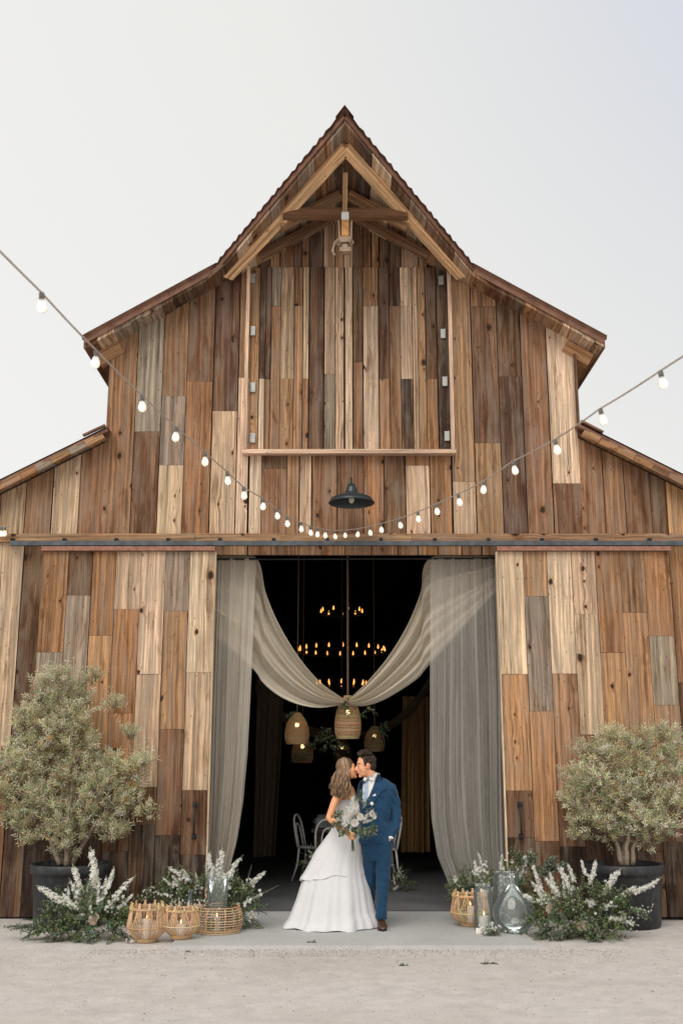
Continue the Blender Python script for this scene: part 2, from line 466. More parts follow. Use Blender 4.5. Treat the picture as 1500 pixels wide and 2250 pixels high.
# added near-black sheet stands in for the shade in the board gaps (with the doorway left open)
shade_sheet = MB()
XO0, XO1 = -1.62, 1.95
def shade_poly(pts):
    f = [V((p[0], YW+.030, p[1])) for p in pts]; b = [p+V((0, .05, 0)) for p in f]
    shade_sheet.face(f); shade_sheet.face(b[::-1])
    for i in range(len(f)):
        j = (i+1) % len(f); shade_sheet.face([f[i], b[i], b[j], f[j]])
shade_poly([(XL+.01, Z_LINT+.002), (XR-.01, Z_LINT+.002), (XR-.01, roof_top(XR)-RT), (XC, roof_top(XC)-RT), (XL+.01, roof_top(XL)-RT)])
shade_poly([(-5.2, .0), (XO0, .0), (XO0, Z_LINT), (XL, Z_LINT), (XL, 5.45), (-5.2, LEAN_L(-5.2)-.12)])
shade_poly([(XO1, .0), (5.3, .0), (5.3, LEAN_R(5.3)-.12), (XR, 5.48), (XR, Z_LINT), (XO1, Z_LINT)])
shade_sheet.build('shade_backing', M_SHADEWOOD, barn)

# --- side and back walls, the shade inside painted as near-black wood
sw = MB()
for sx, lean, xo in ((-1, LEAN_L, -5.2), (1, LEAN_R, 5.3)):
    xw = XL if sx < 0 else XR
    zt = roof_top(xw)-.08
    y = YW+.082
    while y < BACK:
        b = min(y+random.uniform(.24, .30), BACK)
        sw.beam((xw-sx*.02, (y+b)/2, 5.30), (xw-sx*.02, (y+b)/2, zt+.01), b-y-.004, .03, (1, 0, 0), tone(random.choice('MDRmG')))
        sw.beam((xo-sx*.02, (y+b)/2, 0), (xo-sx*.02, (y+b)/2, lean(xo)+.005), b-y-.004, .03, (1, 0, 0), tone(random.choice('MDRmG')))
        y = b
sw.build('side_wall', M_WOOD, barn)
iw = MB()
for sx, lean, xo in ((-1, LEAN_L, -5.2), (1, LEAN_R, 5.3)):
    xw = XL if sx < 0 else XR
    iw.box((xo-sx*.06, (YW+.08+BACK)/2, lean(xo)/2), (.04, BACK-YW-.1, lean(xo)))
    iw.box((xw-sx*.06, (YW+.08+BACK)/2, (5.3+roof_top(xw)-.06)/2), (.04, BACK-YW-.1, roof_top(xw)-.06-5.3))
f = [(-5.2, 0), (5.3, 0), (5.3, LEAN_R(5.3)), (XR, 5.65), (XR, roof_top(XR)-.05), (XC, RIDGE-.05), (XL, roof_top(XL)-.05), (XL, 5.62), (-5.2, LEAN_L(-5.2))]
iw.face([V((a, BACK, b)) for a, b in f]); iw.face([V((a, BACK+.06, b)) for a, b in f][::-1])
iw.build('inner_wall', M_SHADEWOOD, barn)

# --- main roof: deck boards run along the barn, their ends show along the rake; corrugated rusty sheets on top
HX, HOOD_Y = 1.60, 10.22                     # the hood starts this far from the ridge and reaches this far forward there
RAKE_Y = YW-.30
def rake_y(x):
    d = abs(x-XC)
    return RAKE_Y if d >= HX else RAKE_Y-(RAKE_Y-HOOD_Y)*(1-d/HX)
EAVE = 3.165
deck = MB(); fascia = MB(); metal = MB()
for s in (-1, 1):
    d = .0
    while d < EAVE-.02:
        wdt = min(random.choice((.14, .17, .2, .23)), EAVE-.0-d)
        a, b = XC+s*d, XC+s*(d+wdt-.003)
        ya, yb = rake_y(a)+.02, rake_y(b)+.02
        tn = tone(random.choice('OMDPGmRdpO'))
        ou, ov = random.uniform(0, 50), random.uniform(0, 50)
        jit = random.uniform(-.005, .02)
        zt, zb = .045, .045+.075+random.uniform(0, .02)
        def P(x, y, off): return V((x, y, roof_top(x)-off))
        Y2 = YW+1.2
        q = [P(a, ya+jit, zb), P(b, yb+jit, zb), P(b, Y2, zb), P(a, Y2, zb)]
        t4 = [P(a, ya+jit, zt), P(b, yb+jit, zt), P(b, Y2, zt), P(a, Y2, zt)]
        uvq = [(ou, ov), (ou+wdt, ov), (ou+wdt, ov+2.5), (ou, ov+2.5)]
        deck.face(q if s < 0 else q[::-1], tn, uvq if s < 0 else uvq[::-1])
        deck.face([q[0], q[1], t4[1], t4[0]], tn, [(ou, ov), (ou+wdt, ov), (ou+wdt, ov+.06), (ou, ov+.06)])
        for i, j in ((0, 3), (1, 2)):
            deck.face([q[i], q[j], t4[j], t4[i]], tn, [(ou, ov), (ou, ov+2.5), (ou+.06, ov+2.5), (ou+.06, ov)])
        d += wdt
    # the rest of the roof (seen by nothing but the light)
    deck.face([P(XC, YW+1.19, .09), P(XC+s*EAVE, YW+1.19, .09), P(XC+s*EAVE, BACK, .09), P(XC, BACK, .09)], tone('D'))
    # thin rusty flashing along the rake edge
    pts = [XC+s*.01, XC+s*HX, XC+s*(EAVE+.01)]
    for i in range(2):
        a, b = pts[i], pts[i+1]
        A = V((a, rake_y(a)+.008, roof_top(a)-.045)); B = V((b, rake_y(b)+.008, roof_top(b)-.045))
        fascia.beam(A, B, .02, .075, (0, 0, 1))
    # corrugated sheet: waves across the barn's length
    pitch = .092
    # every column of the sheet starts exactly at the rake, so the cut edge shows the waves
    yend = YW+1.3; NC, NR = 90, 170
    verts = []
    for ix in range(NC+1):
        x = XC+s*(EAVE+.03)*ix/NC; y0 = rake_y(x)-.05
        for iy in range(NR+1):
            y = y0+(yend-y0)*iy/NR
            verts.append((x, y, roof_top(x)+.021*math.cos(2*math.pi*y/pitch)))
    fs = [(ix*(NR+1)+iy, (ix+1)*(NR+1)+iy, (ix+1)*(NR+1)+iy+1, ix*(NR+1)+iy+1) for ix in range(NC) for iy in range(NR)]
    metal.mesh(verts, fs)
    metal.face([P(XC, yend, 0), P(XC+s*(EAVE+.03), yend, 0), P(XC+s*(EAVE+.03), BACK+.1, 0), P(XC, BACK+.1, 0)])
dk = deck.build('roof_deck', M_WOOD, barn)
fascia.build('rake_flashing', M_RUST, barn)
rf = metal.build('roof', M_RUST, barn, smooth=True)
rc = MB()
for s in (-1, 1):
    rc.face([V((XC, HOOD_Y-.06, RIDGE+.045)), V((XC+s*.10, HOOD_Y+.05, RIDGE+.035-SLOPE*.10)), V((XC+s*.10, BACK, RIDGE+.035-SLOPE*.10)), V((XC, BACK, RIDGE+.045))])
rc.build('ridge_cap', M_RUST, barn)
# eave boards and the rafter tail at each wall corner
rt = MB()
for s, xw in ((-1, XL), (1, XR)):
    for y in (YW+.05, YW+1.0):
        x0, x1 = xw-s*.1, XC+s*(EAVE-.10)
        rt.beam((x0, y, roof_top(x0)-.24), (x1, y, roof_top(x1)-.24), .12, .17, (0, 0, 1), tone('o'))
    rt.beam((XC+s*EAVE, RAKE_Y+.03, roof_top(EAVE+XC)-.06), (XC+s*EAVE, BACK, roof_top(EAVE+XC)-.06), .03, .14, (0, 0, 1), tone('R'))
rt.build('rafter_tail', M_BEAM, barn)

# --- hood timbers
def timber(name, p0, p1, w_, h_, t_, up=(0, 0, 1)):
    m = MB(); m.beam(p0, p1, w_, h_, up, t_); return m.build(name, M_BEAM, barn)
bt = lambda k: tuple(v*k for v in lin((198, 163, 124)))
apex = at(759, 318, 10.62)
for px, py in ((499, 603), (1015, 602)):
    timber('hood_strut', apex, at(px, py, YW-.10), .14, .15, bt(1.3))
timber('king_post', at(759, 345, 10.95), at(757, 480, 11.35), .055, .07, bt(.75), (0, 1, 0))
timber('collar_tie', at(622, 470, 11.36), at(895, 471, 11.36), .10, .115, tuple(v*1.25 for v in lin(TONE['D'])), (0, 0, 1))
for s in (-1, 1):
    for y, ext, tn in ((11.50, .76, 'm'), (11.92, 1.04, 'R')):
        d0 = .05
        p0 = V((XC+s*d0, y, roof_top(XC+d0)-.24)); p1 = V((XC+s*ext, y, roof_top(XC+ext)-.24))
        timber('hood_rafter', p0, p1, .07, .10, tone(tn))
timber('ridge_beam', V((XC, 10.7, RIDGE-.20)), V((XC, YW+.0, RIDGE-.20)), .07, .12, tone('D'))
# --- the hay hoist under the hood
hz = at(758, 475, 11.14)
ho = thing_h = MB()
ho.box(hz+V((0, 0, -.02)), (.085, .09, .10)); ho.build('hoist_bracket', M_GALV, barn)
hm = MB()
hm.box(hz+V((0, 0, -.17)), (.085, .08, .20))
hb = hm.build('hoist_body', plain('orange_painted_iron', (.42, .20, .06), .6, .2, var=.4), barn)
hp = MB()
for sx in (-1, 1):
    hp.beam(hz+V((sx*.075, 0, -.06)), hz+V((sx*.066, 0, -.30)), .02, .03, (0, 1, 0))
    hp.tube([hz+V((sx*.075, -.045, -.32)), hz+V((sx*.095, -.045, -.36)), hz+V((sx*.075, -.045, -.40)), hz+V((sx*.055, -.045, -.36))], .009, 6, closed=True)
hp.box(hz+V((0, 0, -.315)), (.15, .09, .07))
hp.lathe([(.055, 0), (.06, .01), (.05, .05), (.045, .09)], 14, hz+V((0, -.01, -.47)), cap0=True, cap1=True)
hp.box(hz+V((0, -.02, -.455)), (.13, .10, .05))
hp.tube([hz+V((-.07, -.03, -.30)), hz+V((-.12, -.04, -.36)), hz+V((-.145, -.04, -.46)), hz+V((-.12, -.04, -.52))], .014, 6)
hp.build('hoist_pulley', plain('weathered_iron', (.30, .22, .15), .7, .3, var=.4), barn)

# --- hay door above the doorway
hay = MB()
YH = YW-.012
hatch = [
    (548, 570, [('m', N)]), (570, 595, [('r', 832), ('P', N)]), (595, 616, [('G', 672), ('M', N)]), (616, 646, [('P', 832), ('o', N)]), (646, 664, [('M', 672), ('m', N)]),
    (664, 679, [('P', 832), ('M', N)]), (679, 712, [('r', N)]), (712, 736, [('P', 822), ('G', N)]), (736, 755, [('P', N)]),
    (757, 775, [('p', N)]), (775, 798, [('D', 795), ('M', N)]), (798, 832, [('m', 672), ('p', N)]), (832, 856, [('r', 832), ('m', N)]),
    (856, 880, [('d', 672), ('M', N)]), (880, 918, [('p', 832), ('K', N)]), (918, 936, [('m', N)]), (936, 960, [('D', 832), ('O', N)]), (960, 986, [('K', N)])]
hs = []
for a, b, pc in hatch:
    if (a, b) == (880, 918): hs += [(880, 906, [('p', 672), ('P', 832), ('K', N)]), (906, 918, [('P', N)])]
    elif (a, b) == (570, 595): hs += [(570, 583, [('r', 832), ('p', N)]), (583, 595, [('r', 832), ('M', N)])]
    else: hs.append((a, b, pc))
boards(hay, hs, 790, lambda x: Z_HT-.002, wz(988), YH)
hd = hay.build('hay_door', M_WOOD, barn)
tr = MB()
tt = tuple(v for v in lin((204, 174, 150)))
HXL, HXR = wx(543, 800), wx(989, 800)
tr.beam((HXL, YW-.035, Z_SILL-.01), (HXL, YW-.035, Z_HT+.06), .042, .11, (0, 1, 0), tt)
tr.beam((HXR, YW-.035, Z_SILL-.01), (HXR, YW-.035, Z_HT+.03), .042, .11, (0, 1, 0), tt)
tr.beam((HXL-.03, YW-.045, Z_SILL-.005), (HXR+.03, YW-.045, Z_SILL-.005), .14, .05, (0, 0, 1), tt)
tr.build('hay_door_frame', M_BEAM, barn)
for s, px, ys in ((-1, 556, (612, 727, 851, 962)), (1, 977, (616, 733, 838, 958))):
    for py in ys:
        q = at(px if s < 0 else 967+(py-612)*.040, py, YH-.02)
        h = MB(); h.box(q, (.052, .012, .12)); h.tube([q+V((s*.028, -.006, -.062)), q+V((s*.028, -.006, .062))], .011, 8)
        for dz in (-.035, 0, .035): h.ball(q+V((-s*.008, -.007, dz)), .006, 6, 4)
        h.build('hinge', M_GALV, hd)

# --- lean-to roofs
for s, lean, xw in ((-1, LEAN_L, XL), (1, LEAN_R, XR)):
    xo = 5.3*s
    m = MB()
    d = 0; x0 = xw+s*.02
    while abs(x0) < 5.2:
        wd = random.uniform(.17, .23); x1 = x0+s*wd
        tn = tone(random.choice('mMoGOm'))
        A, B = V((x0, YW-.205, lean(x0)-.085)), V((x1-s*.004, YW-.205, lean(x1)-.085))
        m.beam(A+V((0, random.uniform(-.004, .012), random.uniform(-.01, .01))), B, .05, .075+random.uniform(0, .012), (0, 0, 1), tn)
        # underside board running back to the wall
        C0 = V((x0, YW-.18, lean(x0)-.07)); D0 = V((x0, YW+.6, lean(x0)-.07)); C1 = V((x1, YW-.18, lean(x1)-.07)); D1 = V((x1, YW+.6, lean(x1)-.07))
        m.face([C0, C1, D1, D0], tn, [(0, 0), (.2, 0), (.2, .8), (0, .8)])
        x0 = x1
    m.build('lean_to_deck', M_WOOD, barn)
    m = MB()
    a, b = xw-s*.03, xo
    # sheet metal with a folded edge, open step at the top where it meets the tall wall
    m.beam((a, YW-.215, lean(a)-.02), (b, YW-.215, lean(b)-.02), .02, .055, (0, 0, 1))
    for y0, y1, k in ((YW-.225, BACK, 0),):
        P0 = [V((a, y0, lean(a)+.012)), V((b, y0, lean(b)+.012)), V((b, y1, lean(b)+.012)), V((a, y1, lean(a)+.012))]
        m.face(P0); m.face([p-V((0, 0, .02)) for p in P0][::-1]); m.face([P0[0], P0[1], P0[1]-V((0, 0, .02)), P0[0]-V((0, 0, .02))])
    m.beam((a+s*.02, YW-.24, lean(a)+.02), (a+s*.28, YW-.24, lean(a+s*.28)+.025), .06, .02, (0, 0, 1))
    m.build('lean_to_roof', M_RUST, barn)
    if s > 0:
        m = MB(); m.beam((xw+.012, YW-.012, 5.55), (xw+.012, YW-.012, roof_top(xw)-.3), .03, .05, (0, 1, 0), tone('D')); m.build('corner_trim', M_BEAM, barn)

# --- header board, door track with bolts
hd_ = MB()
zc = wz(1183)
for a, b in ((-150, 430), (430, 905), (905, 1660)):
    hd_.beam((wx(a, 1185), YW-.03, zc), (wx(b, 1185)-.004, YW-.03, zc), .05, .095, (0, 0, 1), tone('m'))
hd_.build('header_board', M_WOOD, barn)
tk = MB(); YT = YW-.13
zt = at(750, 1194, YT).z
tx0, tx1 = at(24, 1196, YT).x, at(1640, 1192, YT).x
tk.beam((tx0, YT, zt), (tx1, YT, zt), .05, .055, (0, 0, 1))
trk = tk.build('door_track', M_TRACK, barn)
bx = 27
while bx < 1640:
    p = at(bx, 1185, YT+.02)
    m = MB(); m.box((p.x, YT+.045, zt+.045), (.04, .06, .05)); m.ball((p.x, YT+.008, zt+.05), .012, 8, 5)
    m.build('track_bracket', M_IRON, trk)
    bx += 114 if bx < 400 else 118

# --- sliding doors
DYF = YW-.115
def sliding(x0px, x1px, spec, edge_px, hpx):
    m = MB()
    zt_ = at(280, 1212, DYF).z
    for (a, b, pcs) in spec:
        x0, x1 = at(a, 1269, DYF).x+random.uniform(.001, .005), at(b, 1269, DYF).x-random.uniform(.001, .005)
        z1 = zt_
        for tn, ye in pcs:
            zb = .035 if ye is None else at((a+b)/2, ye, DYF).z
            m.plank(x0, x1, zb, z1, z1, DYF+random.uniform(-.004, .004), .03, tone(tn)); z1 = zb-.003
    d = m.build('sliding_door', M_WOOD, barn)
    X0, X1 = at(spec[0][0], 1269, DYF).x, at(spec[-1][1], 1269, DYF).x
    k = MB(); k.box(((X0+X1)/2, DYF+.055, (zt_+.04)/2), (X1-X0-.02, .04, zt_-.04)); k.build('door_core', M_SHADEWOOD, d)
    k = MB(); zr = at(280, 1209, DYF).z+.012
    k.beam((X0-.01, DYF-.004, zr), (X1+.01, DYF-.004, zr), .10, .05, (0, 0, 1), tuple(v*1.0 for v in lin((150, 104, 88))))
    k.build('top_rail', plain('worn_red_paint', lin((146, 102, 84)), .8, var=.35, vscale=16), d)
    k = MB(); ex = at(edge_px, 1269, DYF).x
    k.beam((ex, DYF+.03, .05), (ex, DYF+.03, zt_), .018, .085, (0, 1, 0), tone('p')); k.build('edge_board', M_BEAM, d)
    k = MB(); hx = at(hpx, 1800, DYF).x; h0, h1 = at(hpx, 1768, DYF).z, at(hpx, 1838, DYF).z
    k.tube([(hx, DYF, h0), (hx, DYF-.05, h0-.005), (hx, DYF-.062, (h0+h1)/2), (hx, DYF-.05, h1+.005), (hx, DYF, h1)], [.011, .011, .009, .011, .011], 8)
    for z in (h0, h1): k.box((hx, DYF-.003, z), (.05, .014, .06)); k.ball((hx, DYF-.05, z), .018, 8, 6)
    k.ball((hx+.012, DYF-.05, h0+.01), .012, 8, 6)
    k.build('handle', M_IRON, d, smooth=True)
    for fx in (.12, .5, .86):
        k = MB(); X = X0+(X1-X0)*fx; k.box((X, YT+.0, zt-.055), (.05, .02, .08)); k.lathe([(.0, -.01), (.028, -.01), (.028, .01), (0, .01)], 12, (X, YT, zt-.035))
        k.build('roller_hanger', M_IRON, d)
    return d
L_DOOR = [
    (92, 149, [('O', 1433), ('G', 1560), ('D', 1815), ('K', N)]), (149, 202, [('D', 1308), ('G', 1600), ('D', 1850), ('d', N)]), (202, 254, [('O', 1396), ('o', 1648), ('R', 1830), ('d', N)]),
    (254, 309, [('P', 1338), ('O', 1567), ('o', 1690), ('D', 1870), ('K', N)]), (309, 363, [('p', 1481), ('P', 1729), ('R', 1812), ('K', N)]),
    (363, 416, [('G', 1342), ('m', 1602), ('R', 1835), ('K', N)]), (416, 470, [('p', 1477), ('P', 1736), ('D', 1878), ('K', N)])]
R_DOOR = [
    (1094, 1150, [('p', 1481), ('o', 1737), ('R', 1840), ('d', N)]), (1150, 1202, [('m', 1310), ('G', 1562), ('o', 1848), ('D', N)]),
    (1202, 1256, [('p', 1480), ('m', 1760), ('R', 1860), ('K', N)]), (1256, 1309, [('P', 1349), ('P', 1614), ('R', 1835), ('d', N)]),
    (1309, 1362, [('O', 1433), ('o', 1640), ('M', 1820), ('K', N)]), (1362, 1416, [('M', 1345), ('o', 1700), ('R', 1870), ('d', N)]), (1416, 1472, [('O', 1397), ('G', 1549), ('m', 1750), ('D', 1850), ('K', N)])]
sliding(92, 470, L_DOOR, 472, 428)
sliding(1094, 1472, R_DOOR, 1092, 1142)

# --- black barn lamp over the doorway
lp = at(772, 1096, YW-.42)
lamp = thing('wall_lamp', 'black enamel dome lamp fixed to the planks above the open doorway', 'lamp', lp)
m = MB()
pr = [(.265, -.055), (.268, -.05), (.262, -.035), (.235, .005), (.17, .035), (.10, .055), (.075, .065), (.070, .09), (.055, .135), (.042, .16), (.0, .165)]
m.lathe(pr, 40, lp)
m.lathe([(r-.006 if r > .02 else 0, z-.006) for r, z in pr[1:]][::-1], 40, lp)
m.build('lamp_shade', plain('black_enamel', (.016, .028, .035), .32, .1, var=.15), lamp, smooth=True)
m = MB(); m.tube([lp+V((0, 0, .15)), lp+V((0, .02, .22)), lp+V((0, .12, .28)), lp+V((0, .30, .28)), lp+V((0, .42, .25))], .014, 8)
m.tube([lp+V((0, .405, .25)), lp+V((0, .425, .25))], .05, 12); m.build('arm', M_IRON, lamp, smooth=True)
m = MB(); m.ball(lp+V((0, 0, -.005)), (.035, .035, .05), 10, 8); m.build('bulb', plain('frosted_glass', (.6, .58, .52), .4), lamp, smooth=True)

# ================================================================== GROUND
def sheet(name, x0, x1, y0, y1, z, mat):
    m = MB(); m.face([(x0, y0, z), (x1, y0, z), (x1, y1, z), (x0, y1, z)]); o = m.build(name, mat); return tag(o, kind='structure')
t = NT('dusty_ground')
oc = t.n('ShaderNodeTexCoord').outputs['Object']
n1 = t.noise(oc, .55, 5, .6, .4); n2 = t.noise(oc, 5, 6, .7); n3 = t.noise(oc, 60, 4, .7)
tracks = t.noise(t.scale(oc, (.12, 1.5, 1)), 1.0, 4, .55)
c = t.ramp(n1, [(.32, (.485, .447, .418)), (.55, (.54, .505, .478)), (.74, (.515, .50, .475))])
c = t.mix(t.ramp(tracks, [(.45, 0), (.62, .6)]), c, (.56, .525, .50))
c = t.mix(1.0, c, t.ramp(n2, [(.28, .84), (.7, 1.10)]), 'MULTIPLY')
c = t.mix(1.0, c, t.ramp(n3, [(.30, .80), (.47, 1.0), (.72, 1.07)]), 'MULTIPLY')
vo = t.n('ShaderNodeTexVoronoi', {'Scale': 26.0, 'Randomness': 1.0}); t.link(oc, vo.inputs['Vector'])
vcol = t.n('ShaderNodeSeparateColor', {0: vo.outputs['Color']})
peb = t.math('MULTIPLY', t.ramp(vo.outputs['Distance'], [(.12, 1), (.24, 0)]), t.math('GREATER_THAN', vcol.outputs[0], .86))
c = t.mix(t.math('MULTIPLY', peb, .55), c, t.mix(vcol.outputs[1], (.22, .19, .16), (.66, .62, .56)))
t.bsdf(c, .95, bump=t.math('ADD', t.math('ADD', n3, t.math('MULTIPLY', n2, 2)), t.math('MULTIPLY', peb, .6)), bstr=.6, bdist=.012, Specular_IOR_Level=.1)
M_GROUND = t.m
sheet('ground', -400, 400, -400, 800, 0, M_GROUND)
t = NT('concrete')
oc = t.n('ShaderNodeTexCoord').outputs['Object']
n1 = t.noise(oc, 1.3, 6, .65, .5); n2 = t.noise(oc, 45, 4, .6)
c = t.ramp(n1, [(.3, (.37, .375, .365)), (.7, (.46, .46, .445))])
c = t.mix(1.0, c, t.ramp(n2, [(.3, .88), (.7, 1.07)]), 'MULTIPLY')
t.bsdf(c, .85, bump=n2, bstr=.15, bdist=.004)
M_CONC = t.m
m = MB()
S0, S1, SZ = -1.60, 1.83, .030
m.mesh([(S0, 10.40, 0), (S1, 10.42, 0), (S1, YW+.42, 0), (S0, YW+.42, 0), (S0+.01, 10.41, SZ), (S1-.01, 10.43, SZ), (S1-.01, YW+.42, SZ), (S0+.01, YW+.42, SZ)],
       [(4, 5, 6, 7), (0, 1, 5, 4), (1, 2, 6, 5), (3, 0, 4, 7)])
tag(m.build('pavement', M_CONC), kind='structure')
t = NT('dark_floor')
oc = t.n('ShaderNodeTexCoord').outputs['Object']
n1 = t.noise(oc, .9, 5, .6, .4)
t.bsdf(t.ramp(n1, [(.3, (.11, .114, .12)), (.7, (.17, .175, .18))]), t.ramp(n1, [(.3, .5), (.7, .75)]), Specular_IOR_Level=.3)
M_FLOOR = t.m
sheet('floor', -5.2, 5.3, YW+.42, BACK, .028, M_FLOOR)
m = MB(); m.box((.12, YW+.40, .014), (3.6, .05, .034)); m.build('threshold', plain('dark_threshold', (.05, .05, .055), .7), barn)
# loose gravel: a band along the slab and by the walls
m = MB()
for i in range(5200):
    k = random.random()
    if k < .55: x = random.uniform(-2.3, 2.6); y = 10.38-abs(random.gauss(0, .22))
    elif k < .8: x = random.uniform(-4.3, 4.3); y = random.uniform(9.3, 12.2)
    else: x = random.uniform(-4.2, 4.2); y = random.uniform(7.2, 10.4)
    if S0-.02 < x < S1+.02 and y > 10.39: continue
    r = random.uniform(.003, .009)*(1.5 if random.random() < .05 else 1)
    g = random.uniform(.24, .60); col = (g*1.05, g*.95, g*.84)
    q = Matrix.Rotation(random.uniform(0, 6.28), 3, 'Z')
    pts = [q @ V((a*r*random.uniform(.8, 1.3), b*r*random.uniform(.7, 1.2), c_*r*.8)) + V((x, y, r*.3)) for a, b, c_ in ((1, 0, 0), (0, 1, 0), (-1, 0, 0), (0, -1, 0), (0, 0, 1))]
    m.mesh(pts, [(0, 1, 4), (1, 2, 4), (2, 3, 4), (3, 0, 4)], col)
tag(m.build('gravel', toned('gravel_stone', .9, .2)), 'loose pale gravel scattered along the slab edge and over the dusty yard', 'gravel', kind='stuff')
# ================================================================== DRAPES
def sheer(name, col, alpha, rough=.9, vein=9):
    """thin woven cloth: lets part of the light straight through, scatters the rest"""
    t = NT(name)
    uv = t.n('ShaderNodeUVMap').outputs[0]
    nz = t.noise(t.scale(uv, (vein, 1.2, 1)), 1.0, 4, .6)
    c = t.mix(1.0, col, t.ramp(nz, [(.3, .84), (.7, 1.13)]), 'MULTIPLY')
    d = t.n('ShaderNodeBsdfDiffuse'); t.link(c, d.inputs[0])
    tl = t.n('ShaderNodeBsdfTranslucent'); t.link(c, tl.inputs[0])
    m1 = t.n('ShaderNodeMixShader', {0: .30}); t.link(d.outputs[0], m1.inputs[1]); t.link(tl.outputs[0], m1.inputs[2])
    tr = t.n('ShaderNodeBsdfTransparent')
    lw = t.n('ShaderNodeLayerWeight', {'Blend': .35})
    fac = t.math('SUBTRACT', 1.0, t.math('MULTIPLY', t.math('SUBTRACT', 1.0, lw.outputs['Facing']), alpha))
    m2 = t.n('ShaderNodeMixShader'); t.link(fac, m2.inputs[0]); t.link(tr.outputs[0], m2.inputs[1]); t.link(m1.outputs[0], m2.inputs[2])
    t.link(m2.outputs[0], t.out.inputs[0])
    return t.m
M_SHEER = sheer('sheer_cloth', (.82, .75, .645), .48)
M_SWAG = sheer('sheer_swag_cloth', (.80, .715, .58), .36)
M_SHEERG = sheer('sheer_cloth_grey', (.80, .755, .69), .70)
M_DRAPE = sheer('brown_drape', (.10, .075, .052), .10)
def lerp_curve(pts, y):
    if y <= pts[0][1]: return pts[0][0]
    for (x0, y0), (x1, y1) in zip(pts, pts[1:]):
        if y <= y1: return x0+(x1-x0)*(y-y0)/(y1-y0)
    return pts[-1][0]
def smooth_path(pts, n):
    """Catmull-Rom through 2-D points, n samples evenly in parameter"""
    P = [V((p[0], p[1])) for p in pts]; P = [P[0]*2-P[1]]+P+[P[-1]*2-P[-2]]
    out_ = []; m = len(P)-3
    for i in range(n):
        t = i/(n-1)*m; k = min(int(t), m-1); u = t-k
        a, b, c, d = P[k], P[k+1], P[k+2], P[k+3]
        out_.append(.5*((2*b)+(c-a)*u+(2*a-5*b+4*c-d)*u*u+(3*b-3*c+d-a)*u**3))
    return out_
def panel(name, left, right, y0, y1l, y1r, Y, folds, amp, seed, mat, label, cat='curtain', group=None, nu=150, nv=46):
    rs = random.Random(seed)
    fr = [(folds*rs.uniform(.8, 1.2), rs.uniform(0, 6.28), 1.0), (folds*2.3, rs.uniform(0, 6.28), .4), (folds*.45, rs.uniform(0, 6.28), .7)]
    m = MB(); vs = []; uvs = []
    for j in range(nv+1):
        v = j/nv
        for i in range(nu+1):
            u = i/nu
            py = y0+(y1l+(y1r-y1l)*u-y0)*v
            xl, xr = lerp_curve(left, py), lerp_curve(right, py)
            uu = u+.012*math.sin(v*5+u*9+seed)
            off = (sum(a*math.sin(f*uu*2*math.pi+p+v*.8*math.sin(p)) for f, p, a in fr)/3.0+1.3*noise.noise(V((uu*folds*1.5, v*.5, seed)))+.5*noise.noise(V((uu*folds*5, v*.7, seed+9))))*amp*(.45+.55*v)
            p = at(xl+(xr-xl)*u, py, Y); p.y += off
            vs.append(p); uvs.append((u*folds*.2, v*3))
    fs = [(j*(nu+1)+i, j*(nu+1)+i+1, (j+1)*(nu+1)+i+1, (j+1)*(nu+1)+i) for j in range(nv) for i in range(nu)]
    m.mesh(vs, fs, uvs=uvs)
    return tag(m.build(name, mat, smooth=True), label, cat, group)
def swag(name, upper, lower, Y0, Y1, folds, amp, seed, mat, label, group=None, ns=60, nt_=90):
    rs = random.Random(seed); ph = [rs.uniform(0, 6.28) for _ in range(3)]
    U = smooth_path(upper, ns+1); L = smooth_path(lower, ns+1)
    m = MB(); vs = []; uvs = []
    for i in range(ns+1):
        s_ = i/ns; Y = Y0+(Y1-Y0)*s_
        for k in range(nt_+1):
            t_ = k/nt_
            q = U[i].lerp(L[i], t_)
            w_ = math.sin(math.pi*min(1, t_*1.0))
            p = at(q.x, q.y, Y)
            f = math.sin(folds*t_*2*math.pi+ph[0]+.5*s_)+.45*math.sin(folds*2.2*t_*2*math.pi+ph[1]-s_)+.5*math.sin(folds*.5*t_*6.28+ph[2])
            p.y += amp*f*(1-.35*s_)-.05*w_
            p.z -= .012*f*(1-.5*s_)
            vs.append(p); uvs.append((t_*1.2, s_*2))
    fs = [(i*(nt_+1)+k, i*(nt_+1)+k+1, (i+1)*(nt_+1)+k+1, (i+1)*(nt_+1)+k) for i in range(ns) for k in range(nt_)]
    m.mesh(vs, fs, uvs=uvs)
    return tag(m.build(name, mat, smooth=True), label, 'curtain', group)
YC = YW+.24
panel('curtain', [(462, 1226), (455, 1500), (446, 1950)], [(563, 1226), (556, 1400), (551, 1510), (544, 1650), (534, 1760), (520, 1850), (503, 1915), (492, 1955)],
      1227, 1956, 1952, YC, 6, .075, 3, M_SHEER, 'long sheer beige curtain hanging left of the doorway, narrowing to the flowers below')
panel('curtain', [(945, 1226), (944, 1480), (943, 1700), (947, 1800), (960, 1880), (984, 1940)], [(1102, 1226), (1112, 1500), (1122, 1950)],
      1227, 1941, 1956, YC, 6.5, .085, 8, M_SHEERG, 'wide sheer grey curtain hanging full length right of the doorway beside the open sliding door')
swag('curtain_swag', [(476, 1228), (562, 1230), (585, 1308), (613, 1375), (655, 1445), (702, 1500), (754, 1538)],
     [(476, 1400), (556, 1472), (578, 1502), (612, 1530), (655, 1549), (702, 1556), (757, 1549)], YC+.12, YC+.30, 3.2, .06, 5, M_SWAG,
     'sheer drape swept from the left curtain to the rope in the middle of the doorway')
